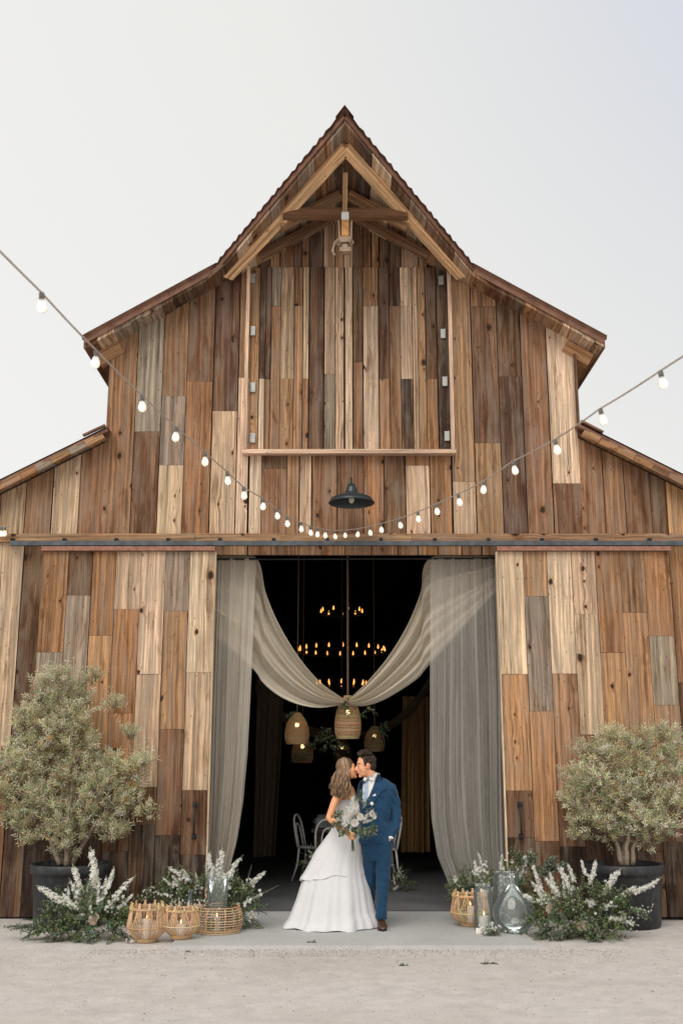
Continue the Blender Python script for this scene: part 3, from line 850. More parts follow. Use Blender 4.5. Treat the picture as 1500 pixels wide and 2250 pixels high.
swag('curtain_swag', [(1090, 1228), (946, 1230), (922, 1308), (893, 1378), (852, 1445), (806, 1500), (766, 1538)],
     [(1090, 1300), (948, 1455), (920, 1488), (890, 1510), (842, 1538), (800, 1551), (768, 1549)], YC+.12, YC+.30, 3.2, .06, 6, M_SWAG,
     'sheer drape swept from the right curtain to the rope in the middle of the doorway')
m = MB(); a, b = at(462, 1229, YC), at(1102, 1227, YC); m.tube([a, b], .012, 8)
tag(m.build('curtain_rod', M_IRON), 'thin dark rod across the top of the doorway carrying the sheer curtains', 'curtain rod')

# drapes deeper inside the barn
G_IN = 'dark drapes deep inside the barn'
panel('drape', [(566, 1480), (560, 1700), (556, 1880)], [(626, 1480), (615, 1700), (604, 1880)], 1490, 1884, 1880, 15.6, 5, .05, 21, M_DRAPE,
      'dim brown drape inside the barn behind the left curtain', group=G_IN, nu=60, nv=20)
panel('drape', [(884, 1560), (882, 1700), (880, 1872)], [(940, 1500), (942, 1700), (944, 1872)], 1530, 1872, 1872, 16.4, 5, .15, 22, sheer('lamplit_drape', (.36, .22, .10), .1),  # warm lamplight put into the cloth colour as amber
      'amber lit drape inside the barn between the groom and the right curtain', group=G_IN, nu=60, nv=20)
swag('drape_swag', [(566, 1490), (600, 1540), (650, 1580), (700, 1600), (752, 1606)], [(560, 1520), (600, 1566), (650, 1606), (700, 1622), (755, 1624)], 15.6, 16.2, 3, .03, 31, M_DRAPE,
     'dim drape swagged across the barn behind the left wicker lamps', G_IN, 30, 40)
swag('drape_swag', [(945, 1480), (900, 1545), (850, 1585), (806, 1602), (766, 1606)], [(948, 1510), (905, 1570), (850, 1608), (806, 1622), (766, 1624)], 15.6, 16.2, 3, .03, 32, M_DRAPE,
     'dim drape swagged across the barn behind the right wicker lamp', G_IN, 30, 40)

# ================================================================== LIGHTS IN THE BARN
M_ROPE = plain('brown_rope', (.13, .075, .045), .9, var=.4, vscale=60)
M_AMBER = glow('amber_bulb', (1.0, .42, .10), 1.5)
M_CORE = glow('bulb_core', (1.0, .66, .30), 6)
def candle_bulb(parent, p, k=1.0, name='bulb'):
    m = MB(); m.lathe([(0, 0), (.016*k, .012*k), (.021*k, .03*k), (.014*k, .065*k), (.003*k, .098*k), (0, .10*k)], 10, p)
    return m.build(name, M_AMBER, parent, smooth=True)
ch = thing('chandelier', 'three tiered ring chandelier of glowing candle bulbs hanging in the dark barn', 'chandelier', at(748, 1430, 18.0))
for py, rpx, n, off in ((1346, 46, 9, .2), (1431, 95, 20, .1), (1505, 54, 12, .0)):
    c0 = at(750, py, 18.0); r = abs(at(750+rpx, py, 18.0).x-c0.x)
    m = MB(); m.tube([c0+V((r*math.cos(a*math.pi/24), r*math.sin(a*math.pi/24), -.03)) for a in range(48)], .014, 6, closed=True)
    for a in range(4): m.tube([c0+V((0, 0, .25)), c0+V((r*math.cos(a*1.571+.4), r*math.sin(a*1.571+.4), -.02))], .004, 4)
    ring = m.build('ring', M_IRON, ch)
    for i in range(n):
        a = 2*math.pi*(i+off)/n
        candle_bulb(ring, c0+V((r*math.cos(a), r*math.sin(a), 0)), .78)
m = MB(); m.tube([at(750, 1505, 18), at(750, 1346, 18)+V((0, 0, 3.2))], .012, 6); m.build('rod', M_IRON, ch)

M_WICKER = toned('wicker', .65, .2, 70, .5)
def wicker_lamp(c, wd, ht, label, rope_top, power, sprig=0, tone_=(.42, .29, .15), top=False):
    """c: centre of the lower rim"""
    t_ = thing('pendant_lamp', label, 'pendant lamp', c, 'wicker pendant lamps')
    R = wd/2; prof = [(.80, 0), (.90, .05), (.98, .18), (1.0, .32), (.96, .48), (.84, .66), (.66, .80), (.44, .92), (.28, 1.0)]
    def rad(v):
        for (r0, v0), (r1, v1) in zip(prof, prof[1:]):
            if v <= v1: return R*(r0+(r1-r0)*(v-v0)/(v1-v0))
        return R*prof[-1][0]
    m = MB(); rs = random.Random(int(abs(c.x)*1000))
    n = 44
    for k in range(n):
        a = 2*math.pi*k/n
        m.tube([c+V((rad(v)*math.cos(a), rad(v)*math.sin(a), v*ht)) for v in [i/12 for i in range(13)]], .0030, 4, tuple(x*rs.uniform(.85, 1.1) for x in tone_))
    rows = 30
    for i in range(rows+1):
        v = i/rows; dense = .0062 if i % 5 in (0, 1) else .0042
        if i in (0, rows): dense = .010
        cc = tuple(x*rs.uniform(.85, 1.12) for x in tone_)
        m.tube([c+V((rad(v)*math.cos(a*math.pi/18)*(1+.008*math.sin(a*5+i)), rad(v)*math.sin(a*math.pi/18), v*ht+rs.uniform(-.002, .002))) for a in range(36)], dense, 4, cc, closed=True)
    m.build('lamp_shade', M_WICKER, t_)
    m = MB(); b = c+V((0, 0, ht*.62))
    m.ball(b, (.026, .026, .034), 12, 8); m.build('bulb', M_CORE, t_, smooth=True)
    m = MB(); m.tube([b+V((0, 0, .03)), b+V((0, 0, .09))], .018, 8)
    m.tube([b+V((0, 0, .09)), V((c.x, c.y, rope_top))], .013 if top else .008, 6); m.build('rope', M_ROPE, t_)
    ld = bpy.data.lights.new('lamp_light', 'POINT'); ld.energy = power; ld.color = (1.0, .58, .24); ld.shadow_soft_size = .03
    lo = bpy.data.objects.new('lamp_light', ld); COL.objects.link(lo); attach(lo, t_); lo.location = (0, 0, ht*.62-.06)
    return t_
wicker_lamp(at(764, 1622, 13.0), .318, .50, 'pale egg shaped wicker lamp hanging by a rope from the centre of the drapes', 4.6, 40, tone_=(.68, .48, .27), top=True)
wicker_lamp(at(652, 1634, 13.6), .31, .375, 'wicker lamp at left of the bride, the higher one of the left pair', 6.5, 36, tone_=(.66, .45, .24))
wicker_lamp(at(664, 1675, 15.6), .32, .36, 'short wicker lamp hanging low behind the left wicker lamp', 6.5, 7)
wicker_lamp(at(823, 1650, 15.4), .30, .34, 'amber wicker lamp hanging above the groom, half hidden by leaves', 6.5, 26)
wicker_lamp(at(752, 1672, 17.2), .30, .34, 'small dark wicker lamp glowing low behind the bride', 6.5, 2, tone_=(.16, .09, .05))

GREENS = [(.115, .165, .062), (.15, .205, .085), (.20, .25, .11), (.085, .12, .052), (.21, .24, .13)]
EUCA = [(.20, .245, .175), (.15, .195, .135), (.25, .285, .215), (.11, .15, .10)]
def spray(m, p, d, L, n, lw, ll, cols, rs, droop=.3, stem=(.06, .07, .03)):
    """a leafy twig: bent stem with pairs of leaves"""
    p = V(p); d = V(d).normalized(); pts = []
    for i in range(7):
        pts.append(p.copy()); p = p+d*(L/6); d = (d+V((0, 0, -droop*.16))+V((rs.uniform(-.06, .06), rs.uniform(-.06, .06), rs.uniform(-.04, .04)))).normalized()
    m.tube(pts, [.003]*6+[.0012], 4, stem, cap=False)
    for i in range(n):
        t_ = .12+.88*(i+rs.random()*.5)/n; k = min(int(t_*6), 5); q = pts[k].lerp(pts[k+1], t_*6-k)
        ax = (pts[k+1]-pts[k]).normalized()
        s = ax.orthogonal().normalized(); s = Matrix.Rotation(rs.uniform(0, 6.28), 3, ax) @ s
        dd = (s+ax*rs.uniform(.2, .8)).normalized()
        nn = V((rs.uniform(-.5, .5), rs.uniform(-.9, .1), 1))
        f = 1-.45*t_*(i/n)
        c = rs.choice(cols); c = tuple(x*rs.uniform(.75, 1.3) for x in c)
        m.leaf(q, dd, nn, ll*f*rs.uniform(.75, 1.2), lw*f*rs.uniform(.75, 1.2), c, rs.uniform(0, .3))
rs = random.Random(77)
for (px, py, Y, n, L, lab) in ((765, 1546, 12.85, 11, .14, 'dark green leaves tied to the rope above the pale centre lamp'),
                               (722, 1600, 14.2, 15, .36, 'trailing dark vine hanging between the left and centre wicker lamps'),
                               (648, 1572, 13.6, 8, .15, 'leaf cluster tied on top of the left wicker lamp'),
                               (838, 1600, 15.2, 10, .22, 'leaves hanging over the amber lamp above the groom'),
                               (668, 1652, 15.4, 7, .16, 'leaves dangling in front of the short low wicker lamp'),
                               (800, 1562, 13.4, 6, .16, 'loose leaf sprig hanging right of the pale centre lamp')):
    m = MB(); c = at(px, py, Y)
    for i in range(n):
        o = V((rs.gauss(0, .05), rs.gauss(0, .05), rs.uniform(-.3, .05) if L > .3 else rs.gauss(0, .04)))
        spray(m, c+o, (rs.uniform(-1, 1), rs.uniform(-1, 1), rs.uniform(-.8, .4)), L*rs.uniform(.6, 1.1), 12, .030, .052, GREENS+EUCA[1:2], rs, 1.0)
    tag(m.build('hanging_greenery', M_LEAF), lab, 'greenery', 'greenery around the wicker lamps')

# ================================================================== TABLE AND CHAIRS INSIDE
M_TABLE = plain('table_wood', (.07, .045, .03), .6, var=.3)
M_WHITEWOOD = plain('white_painted_wood', (.72, .72, .72), .5, var=.1)
tx0, tx1 = at(684, 1830, 15.3).x, at(850, 1830, 15.3).x
tb = thing('dining_table', 'long dark wooden dining table set with white napkins behind the couple', 'table', ((tx0+tx1)/2, 17.6, .03))
m = MB(); m.box(((tx0+tx1)/2, 17.6, .745), (tx1-tx0, 4.6, .05)); m.build('tabletop', M_TABLE, tb)
for x in (tx0+.09, tx1-.09):
    for y in (15.5, 19.7):
        m = MB(); m.box((x, y, .375), (.08, .08, .69)); m.build('leg', M_TABLE, tb)
rs = random.Random(5)
M_LINEN = plain('white_linen', (.58, .58, .60), .85, var=.15)
for i, (x, y) in enumerate([(tx0+.20, 15.52), (tx0+.22, 16.05), (tx0+.2, 16.6), (tx1-.2, 15.6), (tx1-.2, 16.3)]):
    t_ = thing('place_setting', ['folded white napkins on plates at the near end of the dining table', 'second white place setting from the near end of the table', 'white place setting far along the dining table',
         'white place setting hidden behind the groom', 'white place setting behind the groom further along the table'][i], 'place setting', (x, y, .77), 'place settings on the table')
    m = MB(); m.lathe([(0, .0), (.10, .0), (.15, .014), (.148, .018), (.1, .006), (0, .006)], 20, (x, y, .772)); m.build('plate', M_LINEN, t_, smooth=True)
    m = MB()
    for k in range(7):
        m.beam(V((x-.15+rs.uniform(-.02, .02), y-.02+rs.uniform(-.05, .05), .79+k*.016)), V((x+.13+rs.uniform(-.03, .03), y+rs.uniform(-.06, .06), .795+k*.017)), .17, .007)
    m.build('napkin', M_LINEN, t_)
def chair(c, rz, label):
    t_ = thing('bentwood_chair', label, 'chair', (0, 0, 0), 'white bentwood chairs at the table')
    def arch(w0, w1, h, y0, y1, r, z0=.46):
        pts = [];
        for i in range(17):
            a = math.pi*i/16; x = -math.cos(a)
            z = z0+(h-z0)*math.sin(a)**.55
            wv = w0+(w1-w0)*math.sin(a)
            pts.append(V((x*wv, y0+(y1-y0)*(z-z0)/(h-z0), z)))
        m = MB(); m.tube(pts, r, 8, cap=True); return m
    m = MB(); m.lathe([(0, .44), (.19, .44), (.205, .455), (.2, .47), (.0, .462)], 24); m.build('seat', M_WHITEWOOD, t_, smooth=True)
    arch(.19, .215, .90, .16, .25, .016).build('back_hoop', M_WHITEWOOD, t_, smooth=True)
    arch(.10, .12, .78, .17, .235, .012).build('inner_hoop', M_WHITEWOOD, t_, smooth=True)
    for sx, sy in ((-1, -1), (1, -1), (-1, 1), (1, 1)):
        m = MB(); m.tube([V((sx*.165, sy*.15, .45)), V((sx*.185, sy*.17, .22)), V((sx*.21, sy*(.19 if sy < 0 else .24), 0))], [.017, .015, .012], 8); m.build('leg', M_WHITEWOOD, t_, smooth=True)
    m = MB(); m.tube([V((.15*math.cos(a*.2618), .15*math.sin(a*.2618), .24)) for a in range(24)], .009, 6, closed=True); m.build('stretcher', M_WHITEWOOD, t_, smooth=True)
    t_.location = c; t_.rotation_euler = (0, 0, rz); return t_
def floor_at(px, Y): return V((at(px, 1900, Y).x, Y, .03))
chair(floor_at(686, 15.9), R_(75), 'white bentwood chair pulled out at the left side of the table behind the bride')
chair(floor_at(728, 15.0), R_(172), 'white bentwood chair with round hoop back at the near end of the table')
chair(floor_at(842, 15.5), R_(-82), 'white bentwood chair half hidden behind the groom at the right of the table')
# ================================================================== PEOPLE
def capsule(m, p0, p1, r0, r1, n=14):
    p0, p1 = V(p0), V(p1)
    m.tube([p0, p0.lerp(p1, .5), p1], [r0, (r0+r1)/2, r1], n); m.ball(p0, r0, n, 8); m.ball(p1, r1, n, 8)
def limb(m, pts, rs, n=14):
    for (a, b), (ra, rb) in zip(zip(pts, pts[1:]), zip(rs, rs[1:])): capsule(m, a, b, ra, rb, n)
def remeshed(name, m, voxel, mat, parent, colour=(1, 1, 1), smooth=4, wrinkle=None, cut=None):
    """fuse overlapping closed pieces into ONE continuous surface"""
    me = bpy.data.meshes.new('tmp'); me.from_pydata(m.v, [], m.f)
    o = bpy.data.objects.new('tmp', me); COL.objects.link(o)
    md = o.modifiers.new('r', 'REMESH'); md.mode = 'VOXEL'; md.voxel_size = voxel; md.use_smooth_shade = True
    if smooth:
        sm = o.modifiers.new('s', 'SMOOTH'); sm.factor = .5; sm.iterations = smooth
    dg = bpy.context.evaluated_depsgraph_get()
    me2 = bpy.data.meshes.new_from_object(o.evaluated_get(dg))
    bpy.data.objects.remove(o)
    me2.name = name
    if wrinkle:
        nrm = [v.normal.copy() for v in me2.vertices]
        for v, n_ in zip(me2.vertices, nrm): v.co = v.co+n_*wrinkle(v.co)
    ca = me2.color_attributes.new('tone', 'FLOAT_COLOR', 'POINT')
    for i, v in enumerate(me2.vertices):
        c = colour(v.co) if callable(colour) else colour
        ca.data[i].color = (c[0], c[1], c[2], 1)
    me2.uv_layers.new(name='UVMap')
    me2.polygons.foreach_set('use_smooth', [True]*len(me2.polygons))
    me2.materials.clear(); me2.materials.append(mat)
    o = bpy.data.objects.new(name, me2); COL.objects.link(o)
    if parent is not None: attach(o, parent)
    return o
def bvh_of(o):
    me = o.data
    return BVHTree.FromPolygons([v.co.copy() for v in me.vertices], [tuple(p.vertices) for p in me.polygons])
def patch(name, rows, bvh, off, mat, parent, nu=8, Yd=11.3, thick=.004, col=(1, 1, 1), Y0=11.35):
    """strip of cloth laid on the front of a body: rows of (left px, right px, py) seen from the front, pressed onto the surface"""
    m = MB(); F = []; nr = len(rows)
    for (a, b, py) in rows:
        r = []
        for i in range(nu+1):
            p = at(a+(b-a)*i/nu, py if not hasattr(py, '__len__') else py[0]+(py[1]-py[0])*i/nu, Y0)
            h = bvh.ray_cast(V((p.x, 9, p.z)), V((0, 1, 0)))
            y = h[0].y if h[0] is not None else Yd
            r.append(V((p.x, y-off, p.z)))
        F.append(r)
    # even out the depth a little so the cloth does not follow each wrinkle
    for r in F:
        ys = [p.y for p in r]
        for i in range(1, nu): r[i].y = min(ys[i], (ys[i-1]+ys[i+1])/2+.003)
    vs = [p for r in F for p in r]; n = len(vs); vs2 = vs+[p+V((0, thick, 0)) for p in vs]
    w_ = nu+1; fs = []
    for j in range(nr-1):
        for i in range(nu):
            q = (j*w_+i, j*w_+i+1, (j+1)*w_+i+1, (j+1)*w_+i)
            fs.append(q); fs.append(tuple(k+n for k in q[::-1]))
    for j in range(nr-1):
        for i in (0, nu):
            q = (j*w_+i, (j+1)*w_+i, (j+1)*w_+i+n, j*w_+i+n); fs.append(q if i == 0 else q[::-1])
    for i in range(nu):
        q = (i, i+1, i+1+n, i+n); fs.append(q[::-1]); b_ = (nr-1)*w_; q = (b_+i, b_+i+1, b_+i+1+n, b_+i+n); fs.append(q)
    m.mesh(vs2, fs, col); return m.build(name, mat, parent, smooth=False)
def frame(fwd, up=(0, 0, 1), c=(0, 0, 0), s=1.0):
    f = V(fwd).normalized(); l = V(up).cross(f).normalized(); u = f.cross(l)
    return Matrix(((f.x*s, l.x*s, u.x*s, c[0]), (f.y*s, l.y*s, u.y*s, c[1]), (f.z*s, l.z*s, u.z*s, c[2]), (0, 0, 0, 1)))
def head(m, M, fem=False):
    """skull, jaw, brow, nose, lips, chin, ears in head axes: x forward, y left, z up"""
    s = M.to_scale().x; rot = M.to_3x3().normalized()
    def E(c, r): m.ball(M @ V(c), [x*s for x in r], 14, 10, rot=rot)
    E((-.012, 0, .028), (.100, .077, .100)); E((.030, 0, -.025), (.066, .064, .085)); E((.038, 0, -.075), (.048, .050, .040))
    E((.074, 0, -.102), (.020, .022, .017)); E((.072, 0, .030), (.022, .054, .016)); E((.062, .032, -.022), (.026, .024, .026)); E((.062, -.032, -.022), (.026, .024, .026))
    capsule(m, M @ V((.090, 0, .010)), M @ V((.116, 0, -.030)), .008*s, .0125*s, 10); E((.108, .011, -.034), (.010, .008, .008)); E((.108, -.011, -.034), (.010, .008, .008))
    E((.096, 0, -.055), (.011, .022, .0075)); E((.093, 0, -.069), (.011, .019, .0085)); E((.080, 0, -.062), (.018, .03, .02))
    for q in (-1, 1):
        E((.074, q*.032, .008), (.014, .016, .012)); E((-.004, q*.074, -.008), (.021, .008, .032)); E((-.008, q*.081, .006), (.019, .008, .017))
def skin_tone(base, M, fem=False):
    Mi = M.inverted(); b = V(base)
    def f(p):
        q = Mi @ V(p); c = b.copy()
        if abs(q.y) < .020 and .092 < q.x < .13 and -.078 < q.z < -.048: return V((b.x*.88, b.y*.66, b.z*.66))
        if (.05 < q.x and abs(q.z-.034+.25*abs(abs(q.y)-.03)) < .0055 and .014 < abs(q.y) < .050 and not fem): return V((.10, .055, .03))
        if (.05 < q.x and abs(q.z-.032+.25*abs(abs(q.y)-.03)) < .0035 and .016 < abs(q.y) < .048 and fem): return c*.55
        if abs(q.y) > .066 and -.03 < q.x < .03: c = V((c.x*1.02, c.y*.86, c.z*.84))
        if .03 < q.x and abs(q.y) > .02 and -.05 < q.z < 0: c = V((c.x*1.0, c.y*.96, c.z*.95))
        k = 1+.06*noise.noise(V(p)*30)
        return c*k
    return f
def hand_grip(m, c, axis, out_, side, s=1.0, rad=.022):
    """fingers closed round a handle: c on the handle, axis along it (index side), out_ from the palm through the handle, side = across the front"""
    axis, out_, side = V(axis).normalized(), V(out_).normalized(), V(side).normalized()
    pc = c-out_*(rad+.012)
    for k in range(4):
        q = pc+axis*(.030-.020*k)
        m.ball(q, (.017*s, .017*s, .014*s), 10, 6)
    capsule(m, pc+axis*.03, pc-axis*.03, .016*s, .014*s, 10)
    for k, ln in enumerate((1.0, 1.08, 1.0, .8)):
        h = axis*(.030-.0195*k)
        pts = []
        for a in (15, 62, 112, 165, 205):
            a = R_(a); rr = (rad+.008)*ln**.3
            pts.append(c+h-out_*math.cos(a)*rr+side*math.sin(a)*rr-axis*.004*math.sin(a))
        limb(m, pts[:5 if ln > .9 else 4], [.0090*s, .0088*s, .0082*s, .0076*s, .0066*s], 8)
    # thumb: leaves the side of the palm, closes from behind over the first fingers
    th = [pc+axis*.012-side*.012, pc+axis*.035-side*.022+out_*.012, c+axis*.040-side*(rad+.006)+out_*.004, c+axis*.040-side*.012+out_*(rad+.004)]
    limb(m, th, [.0115*s, .0105*s, .0095*s, .0080*s], 8)
def hand_open(m, w_, d, n, s=1.0, curl=.35, thumb=1):
    """relaxed hand: w_ wrist, d along the palm, n out of the back of the hand"""
    d, n = V(d).normalized(), V(n).normalized(); l = n.cross(d).normalized()
    k = w_+d*.088*s
    for q in (-.027, -.009, .009, .026): capsule(m, w_+l*q*.7*s, k+l*q*s, .013*s, .011*s, 8)
    for q, ln in ((-.027, .062), (-.009, .075), (.009, .078), (.026, .068)):
        p = k+l*q*s; dd = d.copy(); pts = [p]
        for i, f in enumerate((.45, .32, .23)):
            dd = (dd-n*curl*(.5+.5*i)).normalized(); p = p+dd*ln*f*s*1.0; pts.append(p)
        limb(m, pts, [.0095*s, .009*s, .008*s, .0065*s], 8)
    b = w_+d*.025*s+l*.022*s*thumb
    limb(m, [b, b+(d*.03+l*.02*thumb-n*.008)*s, b+(d*.058+l*.024*thumb-n*.016)*s, b+(d*.078+l*.018*thumb-n*.022)*s], [.0125*s, .011*s, .0095*s, .008*s], 8)

M_SKIN = toned('skin', .55, .05, 60, Specular_IOR_Level=.35)
def cloth(name, col, rough=.8, sheen=.2, weave=900, var=.10, bump=.05):
    t = NT(name); oc = t.n('ShaderNodeTexCoord').outputs['Object']
    nz = t.noise(oc, 7, 4, .6); fine = t.noise(oc, weave, 2, .5)
    c = t.mix(1.0, col, t.ramp(nz, [(.3, 1-var), (.7, 1+var)]), 'MULTIPLY')
    c = t.mix(1.0, c, t.ramp(fine, [(.3, .86), (.7, 1.14)]), 'MULTIPLY')
    t.bsdf(c, rough, bump=fine, bstr=bump, bdist=.001, Sheen_Weight=sheen, Specular_IOR_Level=.2); return t.m
M_SUIT = cloth('blue_suit_cloth', (.0105, .050, .108), .75, .12)
M_SHIRT = cloth('white_shirt_cloth', (.74, .73, .72), .8, .1)
M_TIE = cloth('pale_blue_tie_silk', (.36, .46, .60), .5, .1)
M_SHOE = plain('brown_leather', (.065, .028, .018), .35, var=.25)
M_DRESS = cloth('white_satin', (.645, .645, .655), .62, .15, 500, .03, .02)
M_HAIRD = toned('dark_brown_hair', .5, .25, 90, Specular_IOR_Level=.4)
M_HAIRB = toned('bronde_hair', .5, .2, 90, Specular_IOR_Level=.4)

# ------------------------------------------------------------------ groom
GY = 11.42
groom = thing('person', 'man in blue suit, pale tie and brown shoes kissing the bride, hand in pocket', 'person', (.41, GY, .03))
G = lambda px, py, dy=0: at(px, py, GY+dy)
def folds(scale, amp, zs=1.0, seed=0, dirz=.6):
    def f(p):
        q = V((p.x*scale+seed, p.y*scale, p.z*scale*zs+p.x*dirz*scale))
        a = noise.noise(q); b_ = noise.noise(q*2.3+V((5, 1, 2)))
        return amp*(a*.7+(.5-abs(b_))*.55)
    return f
GH = frame((-.965, -.22, -.13), (0.05, 0, 1), G(803, 1682, -.025), .98)
m = MB()
head(m, GH)
capsule(m, GH @ V((-.022, 0, -.055)), G(825, 1722, .02), .056, .062)
rings = [(1714, 824, 16, .06), (1724, 826, 30, .075), (1745, 827, 34, .095), (1790, 824, 26, .085), (1830, 825, 27, .09), (1862, 828, 29, .10), (1880, 828, 27, .09)]
def ringset(rg, Yc, n=28, sq=2.4):
    out_ = []
    for py, pc, hw, dp in rg:
        c = at(pc, py, Yc); h = abs(at(pc+hw, py, Yc).x-c.x); r = []
        for k in range(n):
            a = 2*math.pi*k/n; ca, sa = math.cos(a), math.sin(a)
            r.append(c+V((h*math.copysign(abs(ca)**(2/sq), ca), dp*math.copysign(abs(sa)**(2/sq), sa), 0)))
        out_.append(r)
    return out_
m.loft(ringset(rings, GY+.03))
wl = G(858, 1841, -.035)
limb(m, [G(857, 1733, .03), G(864, 1765, .045), G(869, 1795, .045), G(865, 1820, .0), wl], [.044, .040, .036, .032, .026])
hand_open(m, wl, (-.30, .12, -1), (.95, -.3, 0), .95, .15, -1)
limb(m, [G(799, 1732, .06), G(781, 1790, .16), G(752, 1800, .24)], [.042, .036, .028]); hand_open(m, G(752, 1800, .24), (-1, -.15, .1), (0, 1, .2), .95, .25, 1)
limb(m, [G(843, 1870, .02), G(840, 1945, .01), G(837, 2018, .035)], [.075, .050, .032]); limb(m, [G(814, 1870, .06), G(811, 1945, .14), G(812, 2006, .245)], [.075, .050, .032])
for px, dy in ((837, 0), (812, .22)):
    a = at(px, 2030, GY+.035+dy); a.z = .078; b_ = V((a.x-.012, a.y-.14, .052)); capsule(m, a, b_, .030, .022)
GSK = lin((226, 166, 130))
body = remeshed('body', m, .0062, M_SKIN, groom, skin_tone(GSK, GH), 3)
# jacket
m = MB()
jr = [(1709, 824, 18, .070), (1715, 825, 26, .082), (1721, 826, 35, .095), (1730, 828, 40.5, .110), (1748, 827, 40, .125), (1772, 825, 35, .120), (1800, 824, 31.5, .110), (1826, 825, 34, .118), (1853, 826, 38, .128)]
m.loft(ringset(jr, GY+.03, 32, 2.3))
limb(m, [G(858, 1733, .03), G(865, 1765, .045), G(870, 1795, .045), G(866, 1820, .0), G(859, 1836, -.035)], [.060, .058, .053, .048, .042])
limb(m, [G(799, 1731, .05), G(781, 1790, .16), G(757, 1799, .235)], [.064, .056, .044])
f1 = folds(17, .009, 1.1, 3, 1.2); f2 = folds(8, .013, 1.8, 9, .5)
def jw(p):
    arm = 2.1 if p.x > .53 else 1.0
    return f1(p)*arm+f2(p)
jacket = remeshed('jacket', m, .0085, M_SUIT, groom, (1, 1, 1), 5, jw)
JB = bvh_of(jacket)
patch('shirt', [(797, 829, (1712, 1697)), (796, 827, (1718, 1706)), (795, 823, (1727, 1718)), (795, 818, (1738, 1732)), (795, 811, (1752, 1748)), (796, 804, (1764, 1762)), (797, 800, (1775, 1775))], JB, .006, M_SHIRT, groom, 8, 11.34)
sq = patch('tie', [(802, 811, 1712), (803, 810, 1719), (801.5, 809, 1726), (799.5, 808.5, 1740), (797.5, 806.5, 1756), (796.5, 803, 1770), (797, 800, 1776)], JB, .013, M_TIE, groom, 4, 11.33, .007)
# collar wings either side of the tie knot
m = MB()
for pts in ([(828, 1697, .01), (828, 1704, -.02), (815, 1715, -.088), (810, 1710, -.085)], [(801, 1707, -.078), (806, 1710, -.085), (802, 1716, -.088), (797, 1713, -.08)]):
    q = [at(a, b_, GY+d_) for a, b_, d_ in pts]
    m.mesh(q+[p+V((0, .006, 0)) for p in q], [(0, 1, 2, 3), (7, 6, 5, 4), (0, 4, 5, 1), (1, 5, 6, 2), (2, 6, 7, 3), (3, 7, 4, 0)])
n_ = 20; r0 = []; r1 = []
for k in range(n_):
    a = 2*math.pi*k/n_; r0.append(G(822, 1716, .01)+V((.072*math.cos(a), .070*math.sin(a), .0)))
    r1.append(G(820, 1703, .005)+V((.062*math.cos(a), .060*math.sin(a), .022*math.cos(a))))
m.loft([r0, r1], caps=False)
m.build('collar', M_SHIRT, groom)
patch('lapel', [(829, 834, (1699, 1703)), (826, 842, (1707, 1713)), (823, 849, (1717, 1724)), (819, 850, (1729, 1733)), (815, 837, (1740, 1739)), (810, 829, (1752, 1752)), (804, 818, (1765, 1766)), (799, 804, (1778, 1779))], JB, .013, M_SUIT, groom, 6, 11.33, .006)
patch('lapel', [(790, 797, (1716, 1711)), (787, 797, (1724, 1722)), (785, 796, (1735, 1735)), (788, 796, (1750, 1750)), (792, 797, (1764, 1764)), (796, 799, (1779, 1778))], JB, .013, M_SUIT, groom, 4, 11.33, .006)
patch('front_flap', [(798, 806, (1777, 1778)), (799, 815, (1795, 1796)), (800, 822, (1815, 1816)), (803, 829, (1835, 1836)), (811, 836, (1849, 1851)), (822, 838, (1855, 1856))], JB, .009, M_SUIT, groom, 6, 11.33, .006)
patch('pocket_square', [(829, 830.5, (1741.5, 1741)), (823, 831.5, (1744.5, 1744)), (815.5, 832, (1749, 1747.5))], JB, .013, M_SHIRT, groom, 4, 11.33, .006)
m = MB(); p = at(816, 1765, GY); h = JB.ray_cast(V((p.x, 9, p.z)), V((0, 1, 0))); p.y = (h[0].y if h[0] else 11.3)-.012
for k in range(8): m.ball(p+V((.011*math.cos(k*.785), -.002*k % 3*.001, .011*math.sin(k*.785))), (.009, .006, .009), 6, 5)
m.ball(p+V((0, -.006, 0)), (.007, .006, .007), 6, 5); m.build('boutonniere', plain('white_bloom', (.78, .76, .70), .7), groom, smooth=True)
# trousers
def leg(m, pts, rs, n=18):
    m.loft([[p+V((rx*math.cos(2*math.pi*k/n), ry*math.sin(2*math.pi*k/n), 0)) for k in range(n)] for p, (rx, ry) in zip(pts, rs)])
m = MB()
m.loft(ringset([(1838, 827, 34, .105), (1856, 828, 34.5, .122), (1874, 828, 33, .122), (1890, 828, 28, .10)], GY+.03, 28, 2.2))
leg(m, [G(844, 1848, .02), G(842, 1895, .015), G(840.5, 1945, .010), G(838, 1985, .025), G(837, 2018, .03)], [(.086, .112), (.081, .098), (.064, .076), (.056, .068), (.054, .066)])
leg(m, [G(813, 1848, .05), G(813, 1895, .07), G(811, 1945, .14), G(811, 1985, .20), G(812, 2005, .24)], [(.086, .110), (.081, .098), (.064, .076), (.056, .068), (.054, .066)])
g1 = folds(13, .009, .7, 20, .9); g2 = folds(9, .014, 1.9, 4, .8)
def tw(p):
    low = max(0, min(1, (.42-p.z)/.35)); knee = math.exp(-((p.z-.47)/.12)**2)
    return g1(p)*(.6+.4*knee)+g2(p)*(.35+.9*low+.5*knee)
remeshed('trousers', m, .0085, M_SUIT, groom, (1, 1, 1), 4, tw)
